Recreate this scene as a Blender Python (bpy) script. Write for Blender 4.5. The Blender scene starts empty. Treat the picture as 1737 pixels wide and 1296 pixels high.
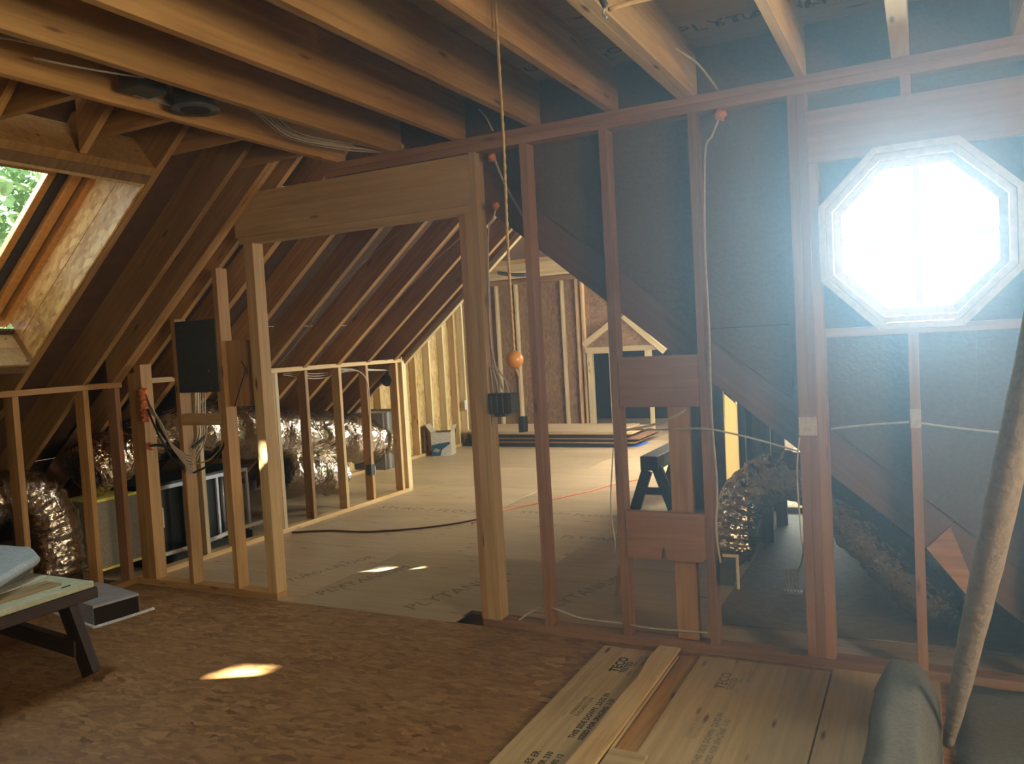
import bpy, bmesh, math, random
from mathutils import Vector, Matrix, noise
random.seed(7)
C = bpy.context.scene.collection
V = Vector

# ------------------------------------------------------------------ camera
YAW, PITCH, ROLL, FPX, CW, CH = -0.46961647, -0.05026582, -0.05590563, 1383.44, 1737, 1296
CAM = V((0, 0, 1.5))
fw = V((math.sin(YAW)*math.cos(PITCH), math.cos(YAW)*math.cos(PITCH), math.sin(PITCH)))
rt0 = V((math.cos(YAW), -math.sin(YAW), 0)); up0 = rt0.cross(fw)
rt = math.cos(ROLL)*rt0 + math.sin(ROLL)*up0; up = -math.sin(ROLL)*rt0 + math.cos(ROLL)*up0
cd = bpy.data.cameras.new('camera'); cam = bpy.data.objects.new('camera', cd); C.objects.link(cam)
cam.matrix_world = Matrix(((rt.x, up.x, -fw.x, CAM.x), (rt.y, up.y, -fw.y, CAM.y), (rt.z, up.z, -fw.z, CAM.z), (0, 0, 0, 1)))
cd.sensor_width = 36; cd.lens = FPX/CW*36; cd.clip_start = .02
bpy.context.scene.camera = cam
def ray(x, y): return fw + rt*((x-CW/2)/FPX) - up*((y-CH/2)/FPX)
def at(x, y, axis, val):
    """survey helper: the point of the plane axis=val that the photograph shows at x, y"""
    i = 'xyz'.index(axis); d = ray(x, y); return CAM + d*((val-CAM[i])/d[i])

# ------------------------------------------------------------------ world, sun, exposure
sc = bpy.context.scene
sc.view_settings.view_transform = 'Standard'; sc.view_settings.look = 'None'
sc.view_settings.gamma = 1; sc.view_settings.use_curve_mapping = False
sc.view_settings.exposure = 0.12
sc.cycles.use_denoising = True
sc.cycles.max_bounces = 7; sc.cycles.diffuse_bounces = 5; sc.cycles.glossy_bounces = 3
sc.cycles.transmission_bounces = 4; sc.cycles.volume_bounces = 0; sc.cycles.transparent_max_bounces = 8
sc.cycles.sample_clamp_indirect = 6
w = bpy.data.worlds.new('sky'); sc.world = w; w.use_nodes = True
bg = w.node_tree.nodes['Background']; bg.inputs[0].default_value = (.86, .94, 1, 1); bg.inputs[1].default_value = 5.0

def area(name, loc, target, sx, sy, power, color):
    l = bpy.data.lights.new(name, 'AREA'); l.shape = 'RECTANGLE'; l.size = sx; l.size_y = sy; l.energy = power; l.color = color
    o = bpy.data.objects.new(name, l); C.objects.link(o); o.location = loc
    o.rotation_euler = (V(target)-V(loc)).to_track_quat('-Z', 'Y').to_euler(); return o
sun = bpy.data.lights.new('sun', 'SUN'); sun.energy = 210; sun.angle = .012; sun.color = (1, .95, .84)
so = bpy.data.objects.new('sun', sun); C.objects.link(so)
SUND = V((.75, 1.40, -1.5)).normalized(); so.rotation_euler = SUND.to_track_quat('-Z', 'Y').to_euler()
DAY = (.86, .95, 1.0)
area('octagon_daylight', (-.01, 4.05, 1.98), (-.01, 3.0, 1.6), .75, .75, 118, DAY)
area('skylight_daylight', (-4.75, 2.55, 2.75), (-3.6, 2.50, 1.2), .8, 1.2, 42, (.93, 1, .95))
area('added_skylight_fill', (-4.75, .68, 2.75), (-3.6, .7, 1.2), .8, 1.2, 36, (1, .97, .88))  # fill light over the unseen, added second skylight
area('added_side_fill', (2.75, .9, 1.55), (0, 1.3, 1.6), 1.4, 1.0, 125, (1, .80, .50))  # unseen side window light, added to warm the joists
area('dormer_window_daylight', (-1.40, 8.9, 1.7), (-3.2, 8.9, .3), 2.1, 1.2, 170, (1, .97, .85))
area('low_window_daylight', (.5, 6.2, 1.5), (-2.2, 6.4, 0), .7, .7, 140, (1, .96, .88))
area('far_gable_daylight', (-2.2, 12.0, 2.0), (-6.5, 9.5, 1.0), 1.2, 1.2, 80, (1, .98, .86))

# ------------------------------------------------------------------ materials
def newmat(name):
    m = bpy.data.materials.new(name); m.use_nodes = True; nt = m.node_tree
    return m, nt, nt.nodes['Principled BSDF']
def N(nt, t, **kw):
    n = nt.nodes.new(t)
    for k, v in kw.items(): setattr(n, k, v)
    return n
def ramp(nt, stops):
    r = N(nt, 'ShaderNodeValToRGB'); e = r.color_ramp.elements
    while len(e) < len(stops): e.new(.5)
    for q, (p, c) in zip(e, stops): q.position = p; q.color = (*c, 1)
    return r
def plain(name, col, rough=.6, metal=0, bump=0, bscale=40):
    m, nt, b = newmat(name)
    b.inputs['Base Color'].default_value = (*col, 1); b.inputs['Roughness'].default_value = rough; b.inputs['Metallic'].default_value = metal
    tc = N(nt, 'ShaderNodeTexCoord'); n = N(nt, 'ShaderNodeTexNoise'); n.inputs['Scale'].default_value = bscale; n.inputs['Detail'].default_value = 4
    nt.links.new(tc.outputs['Object'], n.inputs['Vector'])
    r = ramp(nt, [(.3, tuple(c*.82 for c in col)), (.7, tuple(min(1, c*1.12) for c in col))])
    nt.links.new(n.outputs[0], r.inputs[0]); nt.links.new(r.outputs[0], b.inputs['Base Color'])
    if bump:
        bp = N(nt, 'ShaderNodeBump'); bp.inputs['Strength'].default_value = bump; bp.inputs['Distance'].default_value = .01
        nt.links.new(n.outputs[0], bp.inputs['Height']); nt.links.new(bp.outputs[0], b.inputs['Normal'])
    return m
def lumber(name, dark, light, knot=(.12, .05, .02), rough=.62):
    """sawn softwood, grain along the local X of each piece, tone and figure different on every piece"""
    m, nt, b = newmat(name); L = nt.links.new
    tc = N(nt, 'ShaderNodeTexCoord'); oi = N(nt, 'ShaderNodeObjectInfo')
    off = N(nt, 'ShaderNodeVectorMath', operation='SCALE'); off.inputs[0].default_value = (17, 31, 23)
    L(oi.outputs['Random'], off.inputs['Scale'])
    ad = N(nt, 'ShaderNodeVectorMath', operation='ADD'); L(tc.outputs['Object'], ad.inputs[0]); L(off.outputs[0], ad.inputs[1])
    mp = N(nt, 'ShaderNodeMapping'); mp.inputs['Scale'].default_value = (1.2, 26, 26); L(ad.outputs[0], mp.inputs[0])
    n1 = N(nt, 'ShaderNodeTexNoise'); n1.inputs['Scale'].default_value = 1.6; n1.inputs['Detail'].default_value = 5; n1.inputs['Distortion'].default_value = .6
    L(mp.outputs[0], n1.inputs['Vector'])
    mp2 = N(nt, 'ShaderNodeMapping'); mp2.inputs['Scale'].default_value = (1.0, 3, 3); L(ad.outputs[0], mp2.inputs[0])
    n2 = N(nt, 'ShaderNodeTexNoise'); n2.inputs['Scale'].default_value = 1.3; n2.inputs['Detail'].default_value = 2; L(mp2.outputs[0], n2.inputs['Vector'])
    mx = N(nt, 'ShaderNodeMix'); mx.inputs[0].default_value = .45; L(n1.outputs[0], mx.inputs[2]); L(n2.outputs[0], mx.inputs[3])
    rp = ramp(nt, [(.32, dark), (.68, light)]); L(mx.outputs[0], rp.inputs[0])
    mk = N(nt, 'ShaderNodeMapping'); mk.inputs['Scale'].default_value = (3.2, 14, 14); L(ad.outputs[0], mk.inputs[0])
    vo = N(nt, 'ShaderNodeTexVoronoi'); vo.inputs['Scale'].default_value = .8; L(mk.outputs[0], vo.inputs['Vector'])
    kr = ramp(nt, [(.05, (1, 1, 1)), (.13, (0, 0, 0))]); L(vo.outputs['Distance'], kr.inputs[0])
    km = N(nt, 'ShaderNodeMixRGB'); km.inputs[2].default_value = (*knot, 1); L(kr.outputs[0], km.inputs[0]); L(rp.outputs[0], km.inputs[1])
    hs = N(nt, 'ShaderNodeHueSaturation'); mr = N(nt, 'ShaderNodeMapRange'); mr.inputs['To Min'].default_value = .8; mr.inputs['To Max'].default_value = 1.2
    L(oi.outputs['Random'], mr.inputs[0]); L(mr.outputs[0], hs.inputs['Value']); L(km.outputs[0], hs.inputs['Color'])
    L(hs.outputs[0], b.inputs['Base Color']); b.inputs['Roughness'].default_value = rough
    bp = N(nt, 'ShaderNodeBump'); bp.inputs['Strength'].default_value = .25; bp.inputs['Distance'].default_value = .003
    L(n1.outputs[0], bp.inputs['Height']); L(bp.outputs[0], b.inputs['Normal'])
    return m
def strand(name, cols, scale=14, rough=.6, bump=.25):
    """oriented strand board: overlapping wood flakes"""
    m, nt, b = newmat(name); L = nt.links.new
    tc = N(nt, 'ShaderNodeTexCoord'); oi = N(nt, 'ShaderNodeObjectInfo')
    vs = []
    for k, (rz, sx, sy) in enumerate(((.35, 1, 3.0), (1.5, 1.1, 3.2), (-.7, .9, 2.8))):
        nz = N(nt, 'ShaderNodeTexNoise'); nz.inputs['Scale'].default_value = 5+k; L(tc.outputs['Object'], nz.inputs['Vector'])
        mxv = N(nt, 'ShaderNodeMixRGB', blend_type='ADD'); mxv.inputs[0].default_value = .12; L(tc.outputs['Object'], mxv.inputs[1]); L(nz.outputs['Color'], mxv.inputs[2])
        mp = N(nt, 'ShaderNodeMapping'); mp.inputs['Rotation'].default_value = (0, 0, rz); mp.inputs['Scale'].default_value = (sx, sy, sy); mp.inputs['Location'].default_value = (k*3.1, k, 0)
        L(mxv.outputs[0], mp.inputs[0])
        v = N(nt, 'ShaderNodeTexVoronoi'); v.inputs['Scale'].default_value = scale; L(mp.outputs[0], v.inputs['Vector'])
        sp = N(nt, 'ShaderNodeSeparateColor'); L(v.outputs['Color'], sp.inputs[0]); vs.append(sp)
    a = N(nt, 'ShaderNodeMix'); a.inputs[0].default_value = .5; L(vs[0].outputs[0], a.inputs[2]); L(vs[1].outputs[1], a.inputs[3])
    c = N(nt, 'ShaderNodeMix'); L(vs[2].outputs[2], c.inputs[0]); L(a.outputs[0], c.inputs[2]); L(vs[2].outputs[0], c.inputs[3])
    n2 = N(nt, 'ShaderNodeTexNoise'); n2.inputs['Scale'].default_value = 1.4; n2.inputs['Detail'].default_value = 5; L(tc.outputs['Object'], n2.inputs['Vector'])
    d = N(nt, 'ShaderNodeMix'); d.inputs[0].default_value = .38; L(c.outputs[0], d.inputs[2]); L(n2.outputs[0], d.inputs[3])
    rp = ramp(nt, [(.22, cols[0]), (.48, cols[1]), (.8, cols[2])]); L(d.outputs[0], rp.inputs[0])
    L(rp.outputs[0], b.inputs['Base Color']); b.inputs['Roughness'].default_value = rough
    bp = N(nt, 'ShaderNodeBump'); bp.inputs['Strength'].default_value = bump; bp.inputs['Distance'].default_value = .004
    L(c.outputs[0], bp.inputs['Height']); L(bp.outputs[0], b.inputs['Normal'])
    return m
def foil(name, col=(.75, .68, .58), rough=.22, wr=.55):
    m, nt, b = newmat(name); L = nt.links.new
    b.inputs['Base Color'].default_value = (*col, 1); b.inputs['Metallic'].default_value = 1; b.inputs['Roughness'].default_value = rough
    tc = N(nt, 'ShaderNodeTexCoord')
    n = N(nt, 'ShaderNodeTexNoise'); n.inputs['Scale'].default_value = 16; n.inputs['Detail'].default_value = 3; n.inputs['Distortion'].default_value = 1.5
    v = N(nt, 'ShaderNodeTexVoronoi'); v.inputs['Scale'].default_value = 26
    L(tc.outputs['Object'], n.inputs['Vector']); L(tc.outputs['Object'], v.inputs['Vector'])
    mx = N(nt, 'ShaderNodeMix'); mx.inputs[0].default_value = .4; L(n.outputs[0], mx.inputs[2]); L(v.outputs['Distance'], mx.inputs[3])
    bp = N(nt, 'ShaderNodeBump'); bp.inputs['Strength'].default_value = wr; bp.inputs['Distance'].default_value = .03
    L(mx.outputs[0], bp.inputs['Height']); L(bp.outputs[0], b.inputs['Normal']); return m
M = dict(
    fir=lumber('fir_lumber', (.26, .13, .035), (.48, .28, .095)),
    pine=lumber('pine_lumber', (.42, .26, .10), (.66, .47, .22)),
    pale=lumber('pale_lumber', (.52, .40, .20), (.74, .62, .36)),
    rafter=lumber('rafter_lumber', (.20, .085, .03), (.42, .23, .095)), dark_rafter=lumber('dark_rafter_lumber', (.10, .05, .03), (.18, .10, .06)),
    red=lumber('red_fir_lumber', (.21, .10, .045), (.37, .20, .10)),
    old=lumber('aged_lumber', (.10, .055, .025), (.22, .13, .06)),
    black=lumber('dark_stained_lumber', (.016, .009, .006), (.038, .024, .017)),
    ply=lumber('plywood', (.29, .195, .085), (.46, .33, .165), rough=.55),
    plyfl=lumber('plywood_subfloor', (.35, .255, .145), (.52, .405, .25), rough=.42),
    osbfl=strand('strand_board_floor', ((.14, .062, .02), (.235, .118, .042), (.34, .19, .08)), 14, .5),
    osbpl=strand('strand_board_pale', ((.30, .18, .06), (.46, .31, .12), (.66, .50, .24)), 14, .5),
    osbbr=strand('strand_board_brown', ((.16, .085, .035), (.27, .155, .07), (.38, .24, .12)), 15, .6),
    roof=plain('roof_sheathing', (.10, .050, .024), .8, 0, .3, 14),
    fibre=plain('fibreboard_sheathing', (.115, .085, .062), .9, 0, .25, 60),
    foil=foil('foil_jacket', (.56, .49, .40), .27), foild=foil('dark_foil_jacket', (.66, .53, .36), .17, .8),
    galv=plain('galvanised_steel', (.50, .54, .60), .42, .55, .04, 8),
    grey=plain('grey_plastic', (.060, .064, .062), .5), panel=plain('grey_panel_steel', (.045, .052, .050), .5),
    white=plain('white_cable_sheath', (.50, .44, .34), .5), blackc=plain('black_cable_sheath', (.01, .01, .01), .5),
    yellow=plain('yellow_cable_sheath', (.5, .38, .08), .5),
    orange=plain('orange_cord', (.75, .2, .05), .5), brown=plain('brown_cord', (.10, .03, .012), .5),
    foam=plain('orange_fire_foam', (.72, .24, .09), .8, 0, .6, 50),
    rope=plain('jute_rope', (.55, .38, .17), .9, 0, .6, 300), ball=plain('varnished_ball', (.75, .33, .08), .3),
    frame=plain('window_wood', (.50, .34, .20), .4), skyf=plain('skylight_wood', (.56, .27, .07), .35),
    seal=plain('dark_seal', (.03, .03, .035), .5), dark=plain('furnace_enamel', (.006, .013, .010), .4),
    beige=plain('duct_board', (.20, .17, .11), .9, 0, .4, 80), glass_wool=plain('yellow_glass_wool', (.75, .68, .12), .9, 0, .8, 60),
    cloth=plain('pale_blue_cloth', (.36, .42, .46), .9, 0, .3, 50), paper=plain('paper', (.60, .57, .48), .8),
    green_board=plain('pale_green_board', (.45, .48, .34), .5),
    greycl=plain('grey_cover', (.12, .115, .095), .95, 0, .5, 70), ink=plain('stamp_ink', (.035, .035, .02), .8),
    inkf=plain('faded_stamp_ink', (.22, .175, .105), .8),
    bluetape=plain('blue_tape', (.05, .16, .6), .5), blackbd=plain('black_faced_board', (.010, .010, .014), .6),
    card=plain('cardboard', (.35, .29, .2), .8), cardw=plain('white_print', (.52, .50, .44), .6), cardb=plain('blue_print', (.02, .09, .17), .5),
    patch=plain('pale_compound', (.50, .42, .32), .9, 0, .6, 60), plastic=plain('plastic_sheet_floor', (.20, .17, .13), .6, 0, .5, 22),
    leaf=plain('leaf', (.16, .42, .09), .5), bark=plain('bark', (.10, .07, .05), .9), cream=plain('cream_board', (.62, .50, .28), .6),
    pole=plain('rough_pale_pole', (.30, .24, .17), .9, 0, .8, 45), brick=plain('far_brick', (.5, .25, .17), .9), caulk=plain('white_sealant', (.6, .62, .6), .6),
    inside=plain('hollow_dark', (.02, .012, .008), .9))  # near-black for seams, and for shade painted into openings and voids
gm, nt, b = newmat('window_glass'); nt.nodes.clear()      # thin clear pane: transparent with a faint reflection
go = N(nt, 'ShaderNodeOutputMaterial'); gt = N(nt, 'ShaderNodeBsdfTransparent'); gt.inputs[0].default_value = (.93, .97, .95, 1); gg = N(nt, 'ShaderNodeBsdfGlossy'); gg.inputs['Roughness'].default_value = .02
gx = N(nt, 'ShaderNodeMixShader'); gx.inputs[0].default_value = .05; nt.links.new(gt.outputs[0], gx.inputs[1]); nt.links.new(gg.outputs[0], gx.inputs[2]); nt.links.new(gx.outputs[0], go.inputs[0]); M['glass'] = gm
lm, nt, b = newmat('backlit_leaf'); nt.nodes.clear(); lo_ = N(nt, 'ShaderNodeOutputMaterial'); ld = N(nt, 'ShaderNodeBsdfDiffuse'); lt = N(nt, 'ShaderNodeBsdfTranslucent'); lx = N(nt, 'ShaderNodeMixShader')
ld.inputs[0].default_value = (.20, .29, .17, 1); lt.inputs[0].default_value = (.20, .30, .16, 1); nt.links.new(ld.outputs[0], lx.inputs[1]); nt.links.new(lt.outputs[0], lx.inputs[2]); nt.links.new(lx.outputs[0], lo_.inputs[0]); M['leafp'] = lm
lm, nt, b = newmat('cream_blind'); nt.nodes.clear(); lo_ = N(nt, 'ShaderNodeOutputMaterial'); lt = N(nt, 'ShaderNodeBsdfTranslucent'); lt.inputs[0].default_value = (.62, .52, .30, 1); nt.links.new(lt.outputs[0], lo_.inputs[0]); M['blind'] = lm
M['lining'] = strand('strand_board_lining', ((.34, .16, .04), (.52, .28, .08), (.70, .46, .18)), 14, .5)

# ------------------------------------------------------------------ helpers
def thing(name, label, cat, loc=(0, 0, 0), group=None):
    o = bpy.data.objects.new(name, None); o.empty_display_size = .1; C.objects.link(o); o.location = loc
    o['label'] = label; o['category'] = cat
    if group: o['group'] = group
    return o
def tag(o, label, cat, group=None):
    o['label'] = label; o['category'] = cat
    if group: o['group'] = group
    return o
def struct(name):
    o = bpy.data.objects.new(name, None); C.objects.link(o); o['kind'] = 'structure'; return o
def origin(p):
    t = V((0, 0, 0))
    while p is not None: t += p.matrix_basis.translation; p = p.parent
    return t
def link(name, me, mat, parent, mw=None):
    o = bpy.data.objects.new(name, me); C.objects.link(o)
    if mat and not me.materials: me.materials.append(mat)
    mw = mw or Matrix.Identity(4)
    if parent is not None:
        o.parent = parent
        inv = Matrix.Translation(-origin(parent))
        if parent.type != 'EMPTY': inv = chain(parent).inverted()
        o.matrix_basis = inv @ mw
    else: o.matrix_basis = mw
    return o
def chain(p):
    m = p.matrix_basis.copy(); p = p.parent
    while p is not None: m = p.matrix_basis @ m; p = p.parent
    return m
_cache = {}
def prism(name, pts, O, ex, ey, t, mat, parent=None, bev=.0015):
    """polygon pts in the frame (ex, ey) at O, extruded t along ex x ey"""
    key = (tuple((round(a, 3), round(b_, 3)) for a, b_ in pts), round(t, 4), mat.name, bev)
    me = _cache.get(key)
    if me is None:
        bm = bmesh.new(); a = [bm.verts.new((x, y, 0)) for x, y in pts]; c = [bm.verts.new((x, y, t)) for x, y in pts]
        n = len(pts); bm.faces.new(a[::-1]); bm.faces.new(c)
        for i in range(n): bm.faces.new((a[i], a[(i+1) % n], c[(i+1) % n], c[i]))
        bmesh.ops.recalc_face_normals(bm, faces=bm.faces)
        if bev: bmesh.ops.bevel(bm, geom=list(bm.edges), offset=bev, segments=1, affect='EDGES', clamp_overlap=True)
        me = bpy.data.meshes.new(name); bm.to_mesh(me); bm.free(); _cache[key] = me
    ex = V(ex).normalized(); ey = V(ey); ey = (ey-ex*ey.dot(ex)).normalized(); ez = ex.cross(ey); O = V(O)
    mw = Matrix(((ex.x, ey.x, ez.x, O.x), (ex.y, ey.y, ez.y, O.y), (ex.z, ey.z, ez.z, O.z), (0, 0, 0, 1)))
    return link(name, me, mat, parent, mw)
def box(name, lo, hi, mat, parent=None, along='x', bev=.0015):
    """axis-aligned board with its grain along the given axis"""
    lo, hi = V(lo), V(hi); d = hi-lo
    if along == 'x': return prism(name, [(0, 0), (d.x, 0), (d.x, d.y), (0, d.y)], lo, (1, 0, 0), (0, 1, 0), d.z, mat, parent, bev)
    if along == 'z': return prism(name, [(0, 0), (d.z, 0), (d.z, d.x), (0, d.x)], lo, (0, 0, 1), (1, 0, 0), d.y, mat, parent, bev)
    return prism(name, [(0, 0), (d.y, 0), (d.y, d.z), (0, d.z)], lo, (0, 1, 0), (0, 0, 1), d.x, mat, parent, bev)
def tube(name, pts, r, mat, parent=None, seg=6, sub=6, rf=None, cap=True):
    """round section swept along a smooth curve through pts"""
    P = [V(p) for p in pts]; path = []
    Q = [P[0]*2-P[1]]+P+[P[-1]*2-P[-2]]
    for i in range(1, len(Q)-2):
        for k in range(sub):
            t = k/sub; a, b_, c, d = Q[i-1], Q[i], Q[i+1], Q[i+2]
            path.append(.5*((2*b_)+(c-a)*t+(2*a-5*b_+4*c-d)*t*t+(3*b_-a-3*c+d)*t**3))
    path.append(P[-1]); bm = bmesh.new(); rings = []; u = None
    for i, p in enumerate(path):
        t = (path[min(i+1, len(path)-1)]-path[max(i-1, 0)]).normalized()
        if u is None: u = t.orthogonal().normalized()
        u = (u-t*u.dot(t)).normalized(); v = t.cross(u); ring = []
        for k in range(seg):
            an = 2*math.pi*k/seg; rr = rf(i/len(path), an, i) if rf else r
            ring.append(bm.verts.new(p+(u*math.cos(an)+v*math.sin(an))*rr))
        rings.append(ring)
    for a, b_ in zip(rings, rings[1:]):
        for k in range(seg): bm.faces.new((a[k], a[(k+1) % seg], b_[(k+1) % seg], b_[k]))
    if cap: bm.faces.new(rings[0][::-1]); bm.faces.new(rings[-1])
    for f in bm.faces: f.smooth = seg > 4
    o3 = path[0]
    bmesh.ops.translate(bm, verts=bm.verts, vec=-o3)
    me = bpy.data.meshes.new(name); bm.to_mesh(me); bm.free()
    return link(name, me, mat, parent, Matrix.Translation(o3))
def blob(name, c, r, mat, parent=None, sub=3, amp=.0, sq=(1, 1, 1), fr=9):
    bm = bmesh.new(); bmesh.ops.create_icosphere(bm, subdivisions=sub, radius=1)
    for v in bm.verts:
        k = 1+amp*noise.noise(v.co*fr*.3+V(c)*7)
        v.co = V((v.co.x*sq[0], v.co.y*sq[1], v.co.z*sq[2]))*r*k
    for f in bm.faces: f.smooth = True
    me = bpy.data.meshes.new(name); bm.to_mesh(me); bm.free()
    return link(name, me, mat, parent, Matrix.Translation(V(c)))
def text(name, s, O, ex, ey, size, mat, parent, sx=1, bold=0.0):
    cu = bpy.data.curves.new(name, 'FONT'); cu.body = s; cu.size = size; cu.resolution_u = 2; cu.offset = bold; cu.space_character = 1.05
    cu.materials.append(mat); o = bpy.data.objects.new(name, cu); C.objects.link(o)
    bpy.context.view_layer.update(); me = bpy.data.meshes.new_from_object(o.evaluated_get(bpy.context.evaluated_depsgraph_get())); bpy.data.objects.remove(o)
    o = bpy.data.objects.new(name, me); C.objects.link(o)
    ex = V(ex).normalized(); ey = V(ey).normalized(); ez = ex.cross(ey); O = V(O)
    mw = Matrix(((ex.x*sx, ey.x, ez.x, O.x), (ex.y*sx, ey.y, ez.y, O.y), (ex.z*sx, ey.z, ez.z, O.z), (0, 0, 0, 1)))
    o.parent = parent; o.matrix_basis = chain(parent).inverted() @ mw
    return o

YW = 3.704; T = .038; D = .089           # front of the stud wall, 2x4 sizes
SL = .83; SN = V((-SL, 0, 1)).normalized(); SX = V((1, 0, SL)).normalized()   # left roof slope
def zr(x): return 1.37+SL*(x+4.81)       # underside of the left rafters
def zrr(x): return 1.909-SL*(x+1.68)     # underside of the right rafters

# ------------------------------------------------------------------ floor
floor = struct('floor')
def panel(lo, hi, mat, z1, th=.018, along='x', name='panel'):
    g = .0015; return box(name, (lo[0]+g, lo[1]+g, z1-th), (hi[0]-g, hi[1]-g, z1), mat, floor, along, bev=.001)
ys = [-3.5, -1.90, -.68, .54, 1.76, 2.98, 3.70]
for r, (a, b_) in enumerate(zip(ys, ys[1:])):
    xs = [-4.9, -4.9+1.22+(r % 2)*1.22]
    while xs[-1] < 2.6: xs.append(xs[-1]+2.44)
    for p, q in zip(xs, xs[1:]): panel((p, a), (min(q, 2.62), b_), M['osbfl'], 0)
ys = [3.70, 4.92, 6.14, 7.36, 8.58, 9.80, 11.02, 12.24, 13.46, 15]
for r, (a, b_) in enumerate(zip(ys, ys[1:])):
    xs = [-7.2, -7.2+1.3+(r % 2)*1.22]
    while xs[-1] < 1.2: xs.append(xs[-1]+2.44)
    for p, q in zip(xs, xs[1:]):
        q = min(q, 1.4)
        if r == 0 and p < -2.3 < q:
            pts = [(p, a), (-2.33, a), (-2.31, 3.90), (-1.84, 3.90), (-1.84, a), (q, a), (q, b_), (p, b_)]
            prism('panel', pts, (0, 0, -.018), (1, 0, 0), (0, 1, 0), .018, M['plyfl'], floor, .001)
        else: panel((p, a), (q, b_), M['plyfl'], 0)
box('subfloor_void', (-7.3, -3.6, -.30), (2.7, 15.1, -.26), M['inside'], floor)
box('floor_joist', (-2.6, 3.62, -.25), (-1.6, 3.69, -.019), M['fir'], floor)
box('floor_joist', (-2.6, 3.93, -.25), (-1.6, 3.97, -.019), M['fir'], floor)
box('eave_board', (-7.3, -3.5, -.06), (-4.9, 3.69, -.02), M['osbbr'], floor)
# plastic-covered low floor under the right slope
box('membrane', (-1.02, 4.1, .0005), (1.2, 6.75, .006), M['plastic'], floor)
# loose plywood sheets lying on the strand board at the right
s1 = box('plywood_sheet', (-1.41, 2.30, .0005), (-1.045, 3.60, .018), M['ply'], None, 'y')
tag(s1, 'narrow tan plywood sheet with black grade stamps, lying beside the brown strand board', 'plywood')
s2 = box('plywood_sheet', (-.95, 2.25, .0005), (-.392, 3.62, .018), M['ply'], None, 'y')
tag(s2, 'tan plywood sheet with a faded round stamp, right of the orange groove', 'plywood')
s3 = box('plywood_sheet', (-.386, 2.25, .0005), (.02, 3.66, .018), M['ply'], None, 'y')
tag(s3, 'unmarked plywood sheet running under the grey cover at the right', 'plywood')
st = prism('batten', [(0, 0), (1.37, 0), (1.37, .1), (1.2, .105), (1.0, .085), (.8, .095), (.5, .09), (.2, .1), (0, .1)], (-1.042, 2.25, .0185), (0, 1, 0), (-1, 0, 0), .012, M['pine'], None)
st.matrix_basis.translation.z = .031
tag(st, 'long pale wood strip lying along the edge of the stamped plywood sheet', 'board')
gr = box('board', (-1.040, 2.62, .0005), (-.955, 3.60, .007), M['fir'], None, 'y'); tag(gr, 'orange brown board sunk in the groove between two plywood sheets', 'board')
bk = box('offcut', (-1.035, 2.40, .0185), (-.90, 2.66, .034), M['ply'], None, 'x'); tag(bk, 'small pale plywood offcut at the near end of the groove', 'board')
ty, tx = V((0, 1, 0)), V((-1, 0, 0))
def stamp(parent, x, y, s, size, mat, bold=0): return text('stamp', s, (x, y, .0188), ty, tx, size, mat, parent, 1, bold)
# wood stamps (letters run away from the camera along the sheet)
def grade(parent, x, mat, y0):
    stamp(parent, x, y0+.42, 'TECO', .062, mat, .002); stamp(parent, x+.032, y0+.42, 'TESTED', .036, mat, .001)
    stamp(parent, x+.056, y0+.50, 'SPAN 24 OC', .022, mat); stamp(parent, x+.082, y0+.52, 'EXPOSURE 1', .022, mat); stamp(parent, x+.058, y0+.40, '23/32', .020, mat)
    stamp(parent, x+.045, y0-.20, 'THIS SIDE DOWN  23/32 IN', .032, mat, .001)
    stamp(parent, x+.082, y0-.20, 'SIZED FOR SPACING  1-21', .030, mat, .001)
    stamp(parent, x-.030, y0-.02, 'STRENGTH AXIS', .022, mat); stamp(parent, x-.004, y0-.03, 'THIS DIRECTION', .022, mat)
grade(s1, -1.245, M['ink'], 2.90); grade(s2, -.775, M['inkf'], 2.88)
stamp(s1, -1.27, 2.40, 'ICC-ES ER', .038, M['ink'], .001); stamp(s1, -1.225, 2.46, 'NER 230', .032, M['ink'], .001)
stamp(s1, -1.185, 2.42, 'MILL 492 12', .030, M['ink'], .001); stamp(s2, -.80, 2.42, 'ICC-ES', .034, M['inkf'])
# stencilled brand on the subfloor
for (px, py, s, sz) in ((700, 1035, 'PLYTANIUM', .15), (545, 1010, 'PLYTANIUM', .13), (480, 990, 'STURD-I-FLOOR', .10), (935, 1035, 'PLYTANIUM', .13), (640, 862, 'STURD-I-FLOOR', .15), (950, 912, 'PLYTANIUM', .12), (880, 870, 'STURD-I-FLOOR', .12)):
    p = at(px, py, 'z', .0008); flat = py < 950
    text('stamp', s, p, (1, 0, 0) if flat else (.30, 1, 0), (0, 1, 0) if flat else (-1, .30, 0), sz, M['inkf'], floor, 1.0)

# ------------------------------------------------------------------ stud wall across the attic
wall = struct('wall_back')
def stud(x, z0=.038, z1=2.474, mat='red', y=YW, w_=T, parent=wall, dep=D, nm='stud'):
    return box(nm, (x-w_/2, y, z0), (x+w_/2, y+dep, z1), M[mat], parent, 'z')
box('bottom_plate', (-2.13, YW, 0), (1.3, YW+D, .037), M['red'], wall)
box('bottom_plate', (-4.81, YW, 0), (-3.57, YW+D, .037), M['fir'], wall)
box('top_plate', (-2.99, YW, 2.512), (1.4, YW+D, 2.55), M['red'], wall); box('top_plate', (-2.99, YW, 2.474), (1.4, YW+D, 2.5115), M['red'], wall)
for x in (-1.75, -1.33, -.905): stud(x)
stud(-.476); stud(-.4375); stud(-.399, z1=2.176)
stud(-.04, z1=1.437); stud(-.04, z0=2.397); stud(.40, z1=2.176); stud(.44); stud(.86); stud(1.27)
box('header', (-.418, YW, 2.177), (.42, YW+T, 2.397), M['red'], wall)
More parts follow.
